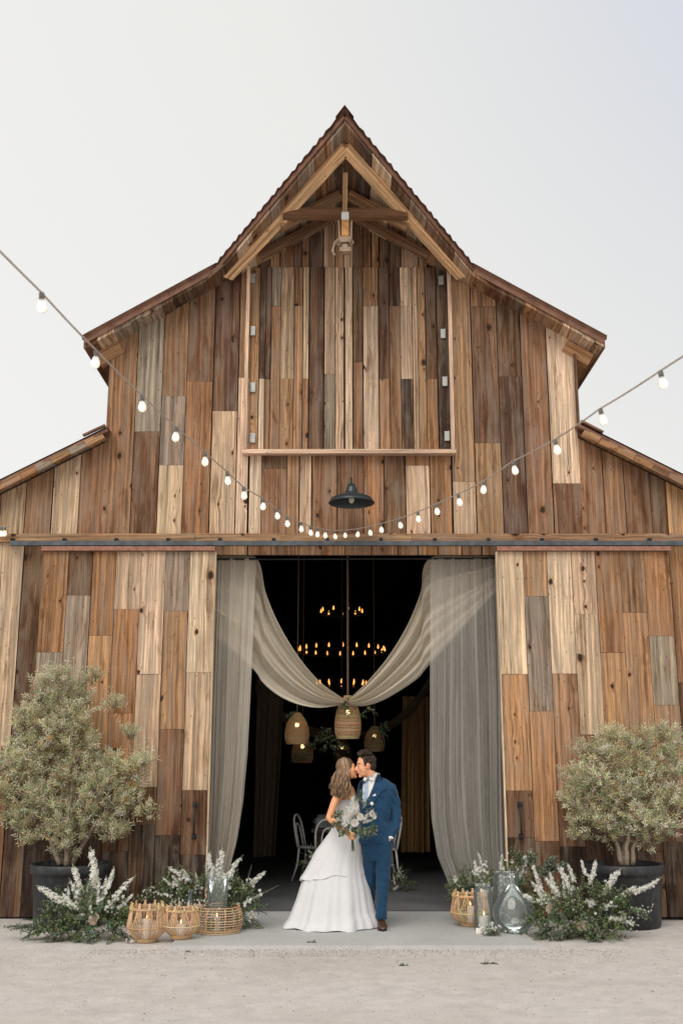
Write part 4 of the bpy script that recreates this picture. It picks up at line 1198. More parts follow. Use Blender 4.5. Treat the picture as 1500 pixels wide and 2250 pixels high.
# cuff at the pocket, shoes, hair
m = MB(); c = G(858, 1840, -.037); m.lathe([(.036, -.014), (.038, 0), (.036, .016)], 18, c, cap0=True, cap1=True); m.build('shirt_cuff', M_SHIRT, groom, smooth=True)
for px, dy in ((837, 0), (812, .22)):
    a = at(px, 2030, GY+.03+dy); m = MB()
    base = V((a.x, a.y, .03)); rg = []
    for t_, hw, hh in ((.055, .026, .065), (.03, .036, .085), (-.02, .040, .085), (-.08, .046, .062), (-.14, .050, .048), (-.185, .044, .038), (-.212, .026, .026), (-.222, .010, .012)):
        r = []
        for k in range(16):
            an = 2*math.pi*k/16; x = math.cos(an); z = math.sin(an)
            r.append(base+V((hw*x-.06*t_ , t_, .012+hh*(z*.5+.5) if z > 0 else .012+hh*.5*(1+z*.9))))
        rg.append(r)
    m.loft(rg); sh = m.build('shoe', M_SHOE, groom, smooth=True)
    m = MB(); m.loft([[base+V(((hw+.004)*math.cos(2*math.pi*k/18)-.06*-.08, -.085+.145*math.sin(2*math.pi*k/18), z)) for k in range(18)] for hw, z in ((.044, .0), (.046, .012))]); m.build('sole', plain('shoe_sole', (.02, .012, .01), .6), sh)
m = MB(); base = at(839, 2030, GY+.03)
rs = random.Random(4)
GHs = GH.to_scale().x; rotg = GH.to_3x3().normalized()
m.ball(GH @ V((-.024, 0, .042)), [.098*GHs, .081*GHs, .094*GHs], 20, 14, (.034, .019, .011), rot=rotg)
m.ball(GH @ V((-.055, 0, -.005)), [.062*GHs, .072*GHs, .075*GHs], 16, 12, (.030, .017, .010), rot=rotg)
for q in (-1, 1): m.ball(GH @ V((.012, q*.066, .028)), [.022*GHs, .013*GHs, .040*GHs], 10, 8, (.034, .019, .011), rot=rotg)
for k in range(800):
    th = rs.uniform(-2.6, 2.6); ph_ = rs.uniform(.05, 1.45)
    nx, ny, nz = math.cos(ph_)*math.cos(th), math.cos(ph_)*math.sin(th), math.sin(ph_)
    if nx > .45 and nz < .70: continue
    p0 = V((-.024+.094*nx, .078*ny, .042+.090*nz))
    d = V((.35 if nz > .6 else -.25, .35*ny, .30 if nz > .6 else -.9)).normalized()
    L = rs.uniform(.022, .042) if nz > .6 else rs.uniform(.015, .03)
    nv = V((nx, ny, nz))
    pts = [GH @ (p0-nv*.004), GH @ (p0+d*L*.5+nv*.012), GH @ (p0+d*L+nv*(.008 if nz < .6 else .014))]
    c = rs.uniform(.7, 1.7); m.tube(pts, [.0045, .004, .0015], 5, (.034*c, .019*c, .011*c))
for k in range(40):
    y = rs.uniform(-.055, .055); p0 = V((.060-abs(y)*.3, y, .098)); pts = [GH @ p0, GH @ (p0+V((.012, 0, .028))), GH @ (p0+V((-.02+rs.uniform(-.01, .01), .01, .046)))]
    c = rs.uniform(.8, 1.8); m.tube(pts, [.008, .008, .002], 5, (.036*c, .021*c, .012*c))
m.build('hair', M_HAIRD, groom, smooth=True)
m = MB()
for q in (-1, 1):
    pts = [GH @ V((.083+.006*math.sin(a*.52), q*(.018+.004*a), .0035-.004*math.sin(a*.52))) for a in range(7)]
    m.tube(pts, .0022, 5, (.02, .012, .008))
m.build('eyelash', M_HAIRD, groom)

# ------------------------------------------------------------------ bride
BY = 11.50
bride = thing('person', 'bride with long wavy hair in a white strapless gown holding a bouquet', 'person', (-.05, BY, .03))
B = lambda px, py, dy=0: at(px, py, BY+dy)
BH = frame((.972, -.10, .20), (-.10, 0, 1), B(763, 1690, -.075), .92)
m = MB()
head(m, BH, True)
capsule(m, BH @ V((-.02, 0, -.06)), B(757, 1726, -.03), .045, .050)
tr_ = [(1722, 757, 13, .06), (1732, 757, 21, .085), (1744, 758, 24, .095), (1762, 761, 24, .105), (1785, 761, 21, .09), (1806, 760, 19.5, .085), (1830, 761, 20, .09), (1860, 762, 20, .09), (1890, 762, 17, .08)]
m.loft(ringset(tr_, BY, 26, 2.1))
sh, el, wr = B(744, 1743, -.115), B(723, 1797, -.20), B(760, 1829, -.335)
limb(m, [B(754, 1738, -.06), sh, sh.lerp(el, .45)+V((-.006, -.008, 0)), el], [.040, .046, .041, .036])
limb(m, [el, el.lerp(wr, .35)+V((0, 0, -.003)), wr], [.036, .034, .0235])
HC = B(775, 1836, -.37)
hand_grip(m, HC, (.10, 0, 1), (.93, .2, -.1), (0.1, -1, 0), 1.02, .019)
capsule(m, wr, HC+V((-.034, .006, 0)), .024, .020)
limb(m, [B(766, 1741, .10), B(786, 1764, .22), B(818, 1750, .24)], [.042, .034, .025]); hand_open(m, B(818, 1750, .24), (1, 0, .15), (0, 1, 0), .9, .2, 1)
limb(m, [B(764, 1880, .03), B(762, 1950, .05), B(758, 2020, .06)], [.065, .05, .034]); limb(m, [B(758, 1880, .09), B(752, 1950, .10), B(748, 2020, .12)], [.065, .05, .034])
for px, dy in ((758, .06), (745, .12)):
    a = at(px, 2028, BY+dy); a.z = .07; capsule(m, a, a+V((.14, -.02, -.01)), .032, .024)
BSK = lin((222, 160, 118))
remeshed('body', m, .0062, M_SKIN, bride, skin_tone(BSK, BH, True), 3)
# gown: bodice, skirt with folds, draped overskirt
dress = None
m = MB()
br_ = [(1757, 761, 26, .112), (1764, 761.5, 26.5, .116), (1785, 761, 23, .100), (1806, 760.5, 21.5, .100), (1818, 761, 22, .100)]
m.loft(ringset(br_, BY, 30, 2.1))
dress = m.build('dress', M_DRESS, bride, smooth=True)
sk = [(1806, 737, 789), (1825, 729, 794), (1850, 712, 796), (1875, 696, 797), (1900, 680, 799), (1925, 666, 804), (1950, 658, 810), (1975, 650, 815), (2000, 640, 820), (2017, 633, 828), (2031, 621, 833)]
SY = BY+.10
def skirt(rows, flare, nth, vmax, seed, zend=None, hem=None):
    rs = random.Random(seed); fr = [(k, rs.uniform(0, 6.28), a) for k, a in ((5, .9), (8, 1.0), (13, .7), (21, .45), (29, .2))]
    R = []; n = len(rows)
    for i, (py, a, b_) in enumerate(rows):
        v = i/(n-1); vv = v; v = v*vmax; c = at((a+b_)/2, py, BY+.10*v**.7); rx = abs(at(b_, py, SY).x-at(a, py, SY).x)/2; ry = max(.112+.02*min(1, v*5), min(rx*.86, .105+.34*v)); r = []
        for k in range(nth):
            th = 2*math.pi*k/nth
            f = sum(q*math.sin(kk*th+p+.35*math.sin(3*v+p)) for kk, p, q in fr)*flare*v**1.1
            p = c+V(((rx*(1+f))*math.cos(th), (ry*(1+f))*math.sin(th), 0))
            if hem: p.z += hem(th, vv)
            if zend is not None and i == n-1: p.z = zend+.006*math.sin(7*th)+.004*math.sin(13*th+1)
            r.append(p)
        R.append(r)
    return R
def densify(rows, k):
    out_ = []
    for (a, b_, c), (d, e_, f) in zip(rows, rows[1:]):
        for i in range(k): t_ = i/k; out_.append((a+(d-a)*t_, b_+(e_-b_)*t_, c+(f-c)*t_))
    return out_+[rows[-1]]
m = MB(); m.loft(skirt(densify(sk, 3), .034, 260, 1.0, 12, .036), caps=False)
m.build('skirt', M_DRESS, bride, smooth=True)
ov = [(1804, 736, 791), (1825, 726, 796), (1848, 709, 799), (1870, 692, 800), (1890, 682, 800), (1906, 673, 802), (1918, 665, 804), (1925, 659, 805), (1929, 658, 805), (1929, 662, 802)]
def ohem(th, v):
    # the overskirt dips at the left and swags up in front
    left = (1-math.cos(th))/2
    fr = max(0, -math.sin(th))
    return v**2*(-.018*left+.075*(1-left)+.018*math.sin(3*th+.6)*fr+.010*math.sin(5*th+2)+.006*math.sin(11*th))
m = MB(); m.loft(skirt(densify(ov, 3), .038, 240, .515, 12, None, ohem), caps=False)
m.build('overskirt', M_DRESS, bride, smooth=True)
# hair: scalp plus long waved locks over back and near shoulder
rs = random.Random(9); m = MB(); Bs = BH.to_scale().x; rotb = BH.to_3x3().normalized()
HB = [(.115, .062, .033), (.155, .088, .047), (.075, .041, .023), (.26, .155, .082), (.34, .22, .125)]
m.ball(BH @ V((-.017, 0, .036)), [.102*Bs, .084*Bs, .098*Bs], 22, 16, HB[0], rot=rotb)
m.ball(BH @ V((-.06, 0, -.03)), [.062*Bs, .074*Bs, .085*Bs], 18, 12, HB[2], rot=rotb)
def lock(th, endpx, endpy, enddy, r, c, wave):
    """starts near the parting, runs over the skull at bearing th (0 = face, pi = back), falls to its end"""
    pts = []
    for i in range(7):
        ph_ = 1.42-i*.27
        pts.append(BH @ V((-.014+.106*math.cos(ph_)*math.cos(th), .088*math.cos(ph_)*math.sin(th), .036+.102*math.sin(ph_))))
    e_ = at(endpx, endpy, BY-.09+enddy); p0 = pts[-1]; w0 = rs.uniform(0, 6.28); fq = rs.uniform(8, 11.5)
    for i in range(1, 15):
        t_ = i/14; p = p0.lerp(e_, t_); a = wave*min(1, t_*2.2)
        p = p+V((a*math.sin(fq*t_+w0), a*.8*math.cos(fq*t_+w0), 0))+V((-.012*math.sin(math.pi*t_), 0, 0))
        pts.append(p)
    n = len(pts); m.tube(pts, [r*(.55 if i < 2 else 1)*(1-.65*max(0, (i-n*.7)/(n*.3))) for i in range(n)], 6, c)
for i in range(430):
    th = rs.choice((-1, -1, -1, 1))*rs.uniform(1.05, 3.14)
    bk = (abs(th)-1.05)/2.09
    c = rs.choice(HB if rs.random() < .8 else HB[3:]); k = rs.uniform(.75, 1.2); c = tuple(x*k for x in c)
    near = th < 0
    px = 768-38*bk+rs.gauss(0, 3.0); py = rs.uniform(1728, 1760)-(8*bk)
    lock(th, px, py, (-.115*math.sin(abs(th))-.035 if near else .06)+rs.gauss(0, .010), rs.uniform(.0034, .0068), c, rs.uniform(.007, .014))
m.build('hair', M_HAIRB, bride, smooth=True)
m = MB()
for q in (-1, 1):
    m.tube([BH @ V((.084+.006*math.sin(a*.52), q*(.018+.004*a), .003-.004*math.sin(a*.52))) for a in range(7)], .002, 5, (.02, .012, .008))
m.build('eyelash', M_HAIRB, bride)
# ================================================================== PLANTS AND POTS
M_POT = None
t = NT('black_nursery_plastic'); oc = t.n('ShaderNodeTexCoord').outputs['Object']
nz = t.noise(oc, 6, 6, .7, .8); dr = t.noise(t.scale(oc, (14, 14, 1.2)), 1.0, 4, .6)
c = t.mix(t.math('MULTIPLY', t.ramp(nz, [(.52, 0), (.70, 1)]), .55), (.014, .016, .019), (.09, .095, .10))
c = t.mix(t.math('MULTIPLY', t.ramp(dr, [(.60, 0), (.72, 1)]), .25), c, (.22, .21, .20))
t.bsdf(c, .5, bump=nz, bstr=.1); M_POT = t.m
M_SOIL = plain('potting_soil', (.035, .025, .018), .95, var=.5, vscale=40, bump=.5)
M_BARK = plain('olive_bark', (.25, .20, .15), .9, var=.4, vscale=40, bump=.4)
M_OLIVE = toned('olive_leaf', .5, .10, 20, .42)
def planter(px, Y, r, label):
    c = at(px, 2000, Y); c.z = 0
    t_ = thing('planter', label, 'planter', c)
    m = MB()
    m.lathe([(r*.80, .0), (r*.84, .02), (r*.93, .50), (r*.96, .535), (r*1.0, .54), (r*1.01, .56), (r*1.01, .615), (r*.99, .632), (r*.95, .632), (r*.93, .615), (r*.92, .56)], 48, c, cap0=True)
    m.build('pot', M_POT, t_, smooth=True)
    m = MB(); m.lathe([(0, .575), (r*.5, .58), (r*.93, .565)], 32, c); m.build('soil', M_SOIL, t_)
    return c
SAGE = [(.66, .63, .43), (.57, .56, .36), (.72, .69, .50), (.50, .50, .31), (.60, .52, .31), (.42, .42, .26)]
def olive(px0, Y, blobs, stems, label, seed, extra=()):
    rs = random.Random(seed)
    base = at(px0, 1900, Y)
    t_ = thing('olive_tree', label, 'tree', (base.x, Y, .57), 'potted olive trees')
    m = MB()
    tips = []
    for st in stems:
        pts = [at(x, y, Y+d) for x, y, d in st]; n = len(pts)
        P = [pts[0]]
        for i in range(n-1):
            for k in (1/3, 2/3, 1): P.append(pts[i].lerp(pts[i+1], k)+V((rs.uniform(-.008, .008), rs.uniform(-.008, .008), 0)))
        m.tube(P, [.030*(1-.75*i/(len(P)-1)) for i in range(len(P))], 8); tips.append(P)
    allp = [p for P in tips for p in P[4:]]
    # limbs into every clump
    sc = .0049
    for (bx, by, br, *_z) in blobs:
        c = at(bx, by, Y+rs.uniform(-.1, .1)); q = min(allp, key=lambda p: (p-c).length+max(0, p.z-c.z)*.8)
        mid = q.lerp(c, .5)+V((rs.uniform(-.04, .04), rs.uniform(-.05, .05), -.03)); m.tube([q, mid, c], [.012, .008, .004], 6)
    m.build('trunk', M_BARK, t_, smooth=True)
    m = MB(); zmin = None
    # every limb carries a few looser tufts of its own, so the outline breaks up
    clumps = []
    for (bx, by, br, *ex) in blobs:
        R = br*sc*.94; c0 = at(bx, by+9, Y)
        clumps.append((c0, R*.80, 1.0))
        for q in range(3 if br > 24 else 1):
            a = rs.uniform(0, 6.28); k = R*rs.uniform(.55, .95)
            clumps.append((c0+V((k*math.cos(a), rs.uniform(-.7, .5)*R, k*math.sin(a)*.9)), R*rs.uniform(.28, .48), .9))
    for c0, R, dn in clumps:
        dens = int((8+R*R*1500)*dn); shade = rs.uniform(.78, 1.22)
        for i in range(dens):
            u = V((rs.gauss(0, 1), rs.gauss(0, 1), rs.gauss(0, 1))).normalized()*(rs.random()**.40)
            c = c0+V((u.x*R, u.y*R, u.z*R))
            d = (u*.9+V((rs.uniform(-.4, .4), rs.uniform(-.4, .4), .70))).normalized()
            L = rs.uniform(.08, .15)*(1.7 if rs.random() < .10 else 1); k = rs.random()
            basec = rs.choice(SAGE)
            if k < .012: basec = rs.choice([(.52, .30, .07), (.48, .35, .10), (.40, .22, .08)])
            f = rs.uniform(.8, 1.2)*shade
            end = c+d*L
            m.tube([c-d*.05, c, end], [.0024, .0019, .001], 3, (.26, .22, .15), cap=False)
            nl = rs.randint(10, 15)
            for j in range(nl):
                t1 = (j+.3)/nl; p = c+d*L*t1
                s_ = d.orthogonal(); s_ = Matrix.Rotation(j*2.4+rs.uniform(-.4, .4), 3, d) @ s_
                dd = (s_*.7+d*rs.uniform(.5, 1.1)).normalized()
                cc = tuple(min(.8, x*f*rs.uniform(.8, 1.25)) for x in basec)
                m.leaf(p, dd, V((rs.uniform(-.5, .5), -.8, rs.uniform(.3, 1))), rs.uniform(.036, .062), rs.uniform(.0085, .0125), cc, rs.uniform(-.1, .15))
    m.build('crown', M_OLIVE, t_)
LB = [(111, 1480, 20), (94, 1514, 34), (159, 1505, 42), (203, 1487, 11), (71, 1579, 40), (128, 1565, 55), (185, 1550, 36), (250, 1541, 11), (43, 1579, 17), (176, 1619, 46),
      (85, 1645, 56), (23, 1662, 46), (170, 1700, 64), (57, 1733, 60), (227, 1680, 28), (284, 1692, 32), (284, 1607, 13), (316, 1662, 14), (242, 1747, 58), (293, 1770, 34),
      (170, 1782, 62), (85, 1788, 48), (40, 1800, 28), (242, 1826, 32), (156, 1832, 40), (65, 1838, 18), (-25, 1690, 34), (-15, 1745, 30), (300, 1730, 22)]
c = planter(152, 11.82, .425, 'scuffed black plastic pot holding the olive tree left of the doorway, flowers in front')
olive(140, 11.80, LB, [[(132, 1900, 0), (118, 1862, .02), (100, 1815, .0), (92, 1700, -.02), (100, 1560, 0)], [(146, 1902, -.02), (147, 1860, 0), (150, 1800, -.05), (165, 1680, 0), (150, 1530, 0)],
                       [(160, 1900, .03), (180, 1860, .05), (205, 1820, .02), (250, 1760, 0), (285, 1690, 0)], [(138, 1900, .05), (128, 1868, .1), (60, 1780, .15), (25, 1680, .1)]],
      'tall silvery olive tree in the black pot at the left door', 41)
RB = [(1353, 1609, 17), (1286, 1643, 24), (1336, 1641, 38), (1420, 1614, 23), (1463, 1620, 28), (1396, 1658, 50), (1466, 1668, 34), (1252, 1705, 22), (1288, 1696, 40), (1348, 1718, 55),
      (1418, 1718, 56), (1476, 1706, 24), (1257, 1751, 31), (1308, 1766, 50), (1384, 1762, 54), (1454, 1764, 42), (1278, 1797, 27), (1336, 1812, 36), (1408, 1812, 44), (1466, 1812, 28),
      (1420, 1843, 22), (1273, 1832, 8), (1500, 1690, 18), (1498, 1760, 20)]
c = planter(1375, 11.82, .415, 'scuffed black plastic pot holding the olive tree right of the doorway')
olive(1375, 11.80, RB, [[(1366, 1900, 0), (1358, 1868, 0), (1350, 1835, 0), (1330, 1760, 0), (1320, 1680, 0)], [(1376, 1902, -.02), (1376, 1862, 0), (1380, 1810, -.03), (1400, 1720, 0), (1410, 1650, 0)],
                        [(1388, 1900, .02), (1390, 1865, .03), (1420, 1790, .05), (1455, 1700, 0)], [(1368, 1898, .03), (1372, 1850, .1), (1300, 1780, .1), (1270, 1720, .05)]],
      'rounder low olive tree with bare stems in the black pot at the right door', 43)

# ------------------------------------------------------------------ flowers
WHITE = [(.90, .89, .86), (.86, .85, .81), (.92, .91, .89), (.82, .82, .74)]
def floret(m, p, n, r, col, rs, petals=5):
    n = V(n).normalized(); a0 = n.orthogonal().normalized(); b0 = n.cross(a0); w0 = rs.uniform(0, 6.28)
    for k in range(petals):
        a = w0+6.283*k/petals; d = a0*math.cos(a)+b0*math.sin(a); e_ = a0*math.cos(a+.55)+b0*math.sin(a+.55); f = a0*math.cos(a-.55)+b0*math.sin(a-.55)
        up = n*r*rs.uniform(.05, .40)
        c = tuple(x*rs.uniform(.9, 1.06) for x in col)
        m.face([p, p+f*r*.62+up*.5, p+d*r+up, p+e_*r*.62+up*.5], c)
    m.ball(p+n*r*.18, r*.16, 5, 3, (.62, .62, .42))
def spike_mesh(seed, n, r0, bud):
    rs = random.Random(seed); m = MB()
    bend = rs.uniform(-.16, .16); bend2 = rs.uniform(-.10, .10)
    ax = lambda t: V((bend*t*t, bend2*t*t, t))
    m.tube([ax(i/8) for i in range(9)], [.010, .009, .008, .007, .006, .005, .004, .003, .002], 5, (.12, .17, .07), cap=False)
    if r0 > .09:
        for i in range(7):
            t_ = .2+.1*i; q = r0*.38*(.72+.6*t_-1.15*t_**2.4); m.ball(ax(t_), (q, q, .075), 8, 6, (.80, .80, .72))
    for i in range(n):
        t_ = .12+.88*(i+.5)/n; rad = r0*(.72+.6*t_-1.15*t_**2.4)*rs.uniform(.55, 1.2)
        a = i*2.39996+rs.uniform(-.4, .4); d = V((math.cos(a), math.sin(a), rs.uniform(.05, .45)))
        p = ax(t_)+d.normalized()*rad*rs.uniform(.5, .95)
        m.tube([ax(t_-.02), p], [.003, .002], 3, (.15, .2, .08), cap=False)
        if t_ > bud: m.ball(p, r0*.17*(1.5-t_), 5, 4, rs.choice([(.55, .60, .38), (.70, .71, .58)]))
        else: floret(m, p, d+V((0, 0, .2)), r0*(.66-.26*t_)*rs.uniform(.7, 1.25), rs.choice(WHITE), rs)
    for i in range(5):
        a = rs.uniform(0, 6.28); m.leaf(ax(rs.uniform(.0, .2)), V((math.cos(a), math.sin(a), .3)), V((0, 0, 1)), .2, .05, rs.choice(GREENS), .3)
    me_o = m.build('flower_spike', M_PETAL); me = me_o.data; bpy.data.objects.remove(me_o); return me
FULL = [spike_mesh(100+i, 46, .125, .90) for i in range(3)]; MEDIUM = [spike_mesh(110+i, 30, .11, .82) for i in range(3)]; THIN = [spike_mesh(120+i, 26, .06, .45) for i in range(3)]
def put_spike(parent, b, t_, kinds, rs, name='flower_spike'):
    o = bpy.data.objects.new(name, rs.choice(kinds)); COL.objects.link(o)
    d = t_-b; L = d.length
    o.location = b; o.scale = (L, L, L) if L > .2 else (.2, .2, L)
    o.rotation_mode = 'QUATERNION'; o.rotation_quaternion = d.to_track_quat('Z', 'Y') @ Matrix.Rotation(rs.uniform(0, 6.28), 3, 'Z').to_quaternion()
    o.parent = parent; o.matrix_parent_inverse = parent_matrix(parent).inverted()
    return o
def rose(parent, p, r, col, rs, name='rose'):
    m = MB()
    for ring, (n, rr, tilt) in enumerate(((9, 1.0, .35), (8, .8, .7), (6, .55, 1.0), (5, .3, 1.25))):
        for k in range(n):
            a = 6.283*k/n+ring*.4+rs.uniform(-.1, .1); d = V((math.cos(a)*math.cos(tilt), -math.sin(tilt)*.8, math.sin(a)*math.cos(tilt)))
            s_ = V((-math.sin(a), 0, math.cos(a))); q = p+d*r*rr; w_ = r*.45
            c = tuple(x*rs.uniform(.88, 1.08) for x in col); m.face([p+d*r*rr*.3, q-s_*w_*.8-d*r*.2, q+V((0, -.004, 0)), q+s_*w_*.8-d*r*.2], c)
    m.ball(p+V((0, r*.1, 0)), r*.5, 8, 6, tuple(x*.8 for x in col)); return m.build(name, M_PETAL, parent)
def fern(m, p, d, L, rs, col):
    p, d = V(p), V(d).normalized(); pts = []
    for i in range(14):
        pts.append(p.copy()); p = p+d*L/13; d = (d+V((0, 0, -.05))).normalized()
    m.tube(pts, [.003*(1-i/15) for i in range(14)], 4, col, cap=False)
    for i in range(1, 14):
        ax = (pts[i]-pts[i-1]).normalized(); s_ = ax.cross(V((0, -.8, .6))).normalized(); l = L*.22*math.sin(math.pi*min(1, .15+i/15))
        for q in (-1, 1): m.leaf(pts[i], s_*q+ax*.5, V((0, -.8, .6)), l, l*.24, tuple(x*rs.uniform(.8, 1.2) for x in col), .15)
def arrangement(label, base, spikes, green, euca, seed, roses=(), ferns=(), baby=(), group=None):
    rs = random.Random(seed); b0 = at(*base); b0.z = .0
    t_ = thing('flower_arrangement', label, 'flowers', b0, group)
    for (bx, by, tx, ty, Y, kind) in spikes:
        dy = rs.uniform(-.06, .06); b = at(bx, by, Y+dy); tt_ = at(tx, ty, Y+dy+rs.uniform(-.06, .02))
        b = b-(tt_-b)*.12
        put_spike(t_, b, tt_, dict(F=FULL, M=MEDIUM, T=THIN)[kind], rs)
    m = MB()
    for (gx, gy, rx, ry, Y, n) in green:
        for i in range(n):
            a = rs.uniform(0, 6.28); q = rs.random()**.5
            p = at(gx+rx*q*math.cos(a), gy+ry*q*math.sin(a), Y+rs.uniform(-.14, .14)); p.z = max(p.z, .02)
            d = V((math.cos(a)*q+rs.uniform(-.5, .5), rs.uniform(-.9, .3), .55-math.sin(a)*q+rs.uniform(-.3, .4)))
            spray(m, p, d, rs.uniform(.10, .20), 11, rs.uniform(.016, .026), rs.uniform(.04, .06), GREENS, rs, .5)
    m.build('foliage', M_LEAF, t_)
    if euca:
        m = MB()
        for (ex, ey, ex2, ey2, Y, n) in euca:
            for i in range(n):
                p = at(ex+rs.uniform(-8, 8), ey+rs.uniform(-6, 6), Y+rs.uniform(-.08, .08)); q = at(ex2+rs.uniform(-12, 12), ey2+rs.uniform(-10, 10), Y+rs.uniform(-.15, .05))
                p.z = max(p.z, .03); q.z = max(q.z, .02)
                spray(m, p, q-p, (q-p).length, 15, .030, .042, EUCA, rs, .15)
        tag(m.build('eucalyptus', M_LEAF, t_), kind='stuff')
    if ferns:
        m = MB()
        for (fx, fy, fx2, fy2, Y) in ferns:
            p, q = at(fx, fy, Y), at(fx2, fy2, Y-.1); p.z = max(p.z, .03); fern(m, p, q-p, (q-p).length, rs, rs.choice([(.10, .15, .09), (.07, .12, .05), (.12, .17, .10)]))
        m.build('fern', M_LEAF, t_)
    for (x, y, Y, r, col) in roses: rose(t_, at(x, y, Y), r, col, rs)
    if spikes and spikes[0][4] < 13:
        # single blooms filling the heart of the cluster
        baby = list(baby)
        m = MB()
        for i in range(120):
            b_ = rs.choice(spikes); k = rs.uniform(-.2, .55); x, y = b_[0]+(b_[2]-b_[0])*k+max(-9, min(9, rs.gauss(0, 5))), b_[1]+(b_[3]-b_[1])*k+max(-8, min(8, rs.gauss(0, 5)))
            floret(m, at(x, y, b_[4]-.05+rs.uniform(-.06, .04)), V((rs.uniform(-.5, .5), -1, rs.uniform(0, .8))), rs.uniform(.012, .022), rs.choice(WHITE), rs)
        tag(m.build('loose_blooms', M_PETAL, t_), kind='stuff')
    if baby:
        m = MB()
        for (x, y, rr, Y, n) in baby:
            for i in range(n):
                p = at(x+rs.gauss(0, rr*.5), y+rs.gauss(0, rr*.45), Y+rs.uniform(-.06, .04)); p.z = max(p.z, .02)
                m.tube([at(x, y+rr, Y), p], .0012, 3, (.12, .16, .08), cap=False)
                floret(m, p, V((rs.uniform(-.5, .5), -1, rs.uniform(0, .8))), rs.uniform(.008, .014), rs.choice(WHITE), rs, 4)
        tag(m.build('small_blooms', M_PETAL, t_), kind='stuff')
    return t_
GA = 'white flower clusters along the barn front'
arrangement('spray of white delphiniums and trailing eucalyptus on the ground before the left pot', (190, 2050, 11.0),
    [(182, 1985, 171, 1897, 11.1, 'F'), (211, 1960, 205, 1860, 11.1, 'F'), (236, 1955, 256, 1905, 11.0, 'F'), (256, 1965, 300, 1920, 11.0, 'M'), (262, 1992, 298, 1967, 10.95, 'F'), (145, 1988, 80, 1946, 11.0, 'F'),
     (160, 1990, 105, 1962, 10.95, 'F'), (199, 2012, 198, 1962, 10.85, 'M'), (152, 1985, 155, 1942, 11.05, 'M'), (225, 1975, 240, 1925, 11.0, 'F'), (190, 1975, 212, 1905, 11.1, 'F'), (250, 1985, 285, 1950, 10.95, 'T'),
     (170, 2000, 132, 1965, 10.9, 'F'), (215, 1985, 222, 1930, 10.95, 'M'), (175, 1990, 160, 1925, 11.0, 'M'), (240, 1990, 270, 1955, 10.9, 'M')],
    [(190, 2010, 80, 40, 10.98, 110), (240, 2030, 50, 30, 10.9, 60), (140, 2040, 45, 22, 10.85, 40)],
    [(140, 2035, 20, 2030, 10.95, 9), (120, 2040, 50, 2050, 10.9, 7), (150, 2010, 95, 1985, 10.95, 5), (230, 2030, 265, 2050, 10.8, 6), (150, 2050, 100, 2065, 10.8, 6), (190, 2040, 200, 2068, 10.75, 6)], 51,
    roses=[(205, 2022, 10.78, .05, (.62, .50, .38)), (212, 2014, 10.78, .035, (.70, .62, .50))],
    ferns=[(190, 2020, 185, 1975, 10.85), (195, 2035, 150, 2072, 10.78), (200, 2030, 180, 2085, 10.75), (210, 2010, 228, 1970, 10.85), (190, 2020, 160, 2005, 10.8)],
    baby=[(285, 2065, 16, 10.72, 18), (250, 2000, 20, 10.85, 16)], group=GA)
arrangement('cluster of white delphiniums and greenery between the left lanterns and the doorway', (455, 2010, 11.6),
    [(457, 1935, 455, 1868, 11.6, 'F'), (478, 1945, 497, 1862, 11.6, 'F'), (498, 1930, 528, 1874, 11.55, 'M'), (412, 1932, 368, 1903, 11.6, 'F'), (422, 1940, 402, 1905, 11.6, 'F'), (546, 1948, 584, 1912, 11.5, 'F'),
     (546, 1978, 613, 1946, 11.45, 'T'), (475, 1925, 478, 1880, 11.65, 'M'), (385, 1950, 353, 1928, 11.55, 'M'), (372, 1965, 343, 1960, 11.5, 'T'), (437, 1955, 428, 1910, 11.6, 'M'), (462, 1955, 468, 1895, 11.55, 'F'),
     (500, 1955, 512, 1890, 11.5, 'F'), (540, 1945, 556, 1900, 11.5, 'T'), (535, 1985, 562, 1972, 11.4, 'M'), (395, 1948, 380, 1920, 11.6, 'F'), (490, 1960, 488, 1900, 11.55, 'M')],
    [(455, 1975, 85, 40, 11.6, 110), (530, 1995, 32, 40, 11.45, 60), (365, 1985, 40, 25, 11.55, 40), (420, 1960, 60, 30, 11.65, 50)],
    [(540, 1960, 560, 1990, 11.4, 6), (530, 1990, 535, 2030, 11.35, 6), (480, 1940, 520, 1930, 11.5, 4)], 52,
    baby=[(390, 1990, 26, 11.3, 60), (440, 1992, 22, 11.3, 50), (470, 2020, 22, 11.0, 24), (552, 2010, 14, 11.35, 20), (330, 1962, 20, 11.5, 26)],
    roses=[(552, 2012, 11.35, .035, (.78, .76, .70))], group=GA)
arrangement('low cluster of white spikes behind the right wicker lantern at the curtain hem', (1070, 2000, 11.95),
    [(1008, 1945, 987, 1905, 11.95, 'T'), (1048, 1935, 1043, 1888, 11.95, 'F'), (1060, 1908, 1051, 1865, 11.95, 'M'), (1068, 1940, 1064, 1898, 11.9, 'T'), (1100, 1915, 1101, 1871, 11.9, 'M'), (1122, 1912, 1126, 1845, 11.9, 'T'),
     (1144, 1925, 1160, 1862, 11.85, 'F'), (1080, 1966, 1074, 1940, 11.85, 'F'), (1100, 1975, 1098, 1925, 11.8, 'F'), (1020, 1950, 1004, 1925, 11.9, 'M'), (1115, 1960, 1120, 1905, 11.8, 'F'), (1135, 1935, 1140, 1885, 11.85, 'M')],
    [(1040, 1955, 45, 26, 11.95, 70), (1110, 1960, 45, 40, 11.85, 70), (1150, 1910, 25, 30, 11.85, 30)],
    [(1145, 1900, 1140, 1870, 11.8, 4), (1170, 1910, 1165, 1870, 11.8, 4), (1110, 1950, 1150, 1930, 11.75, 4)], 53, group=GA)
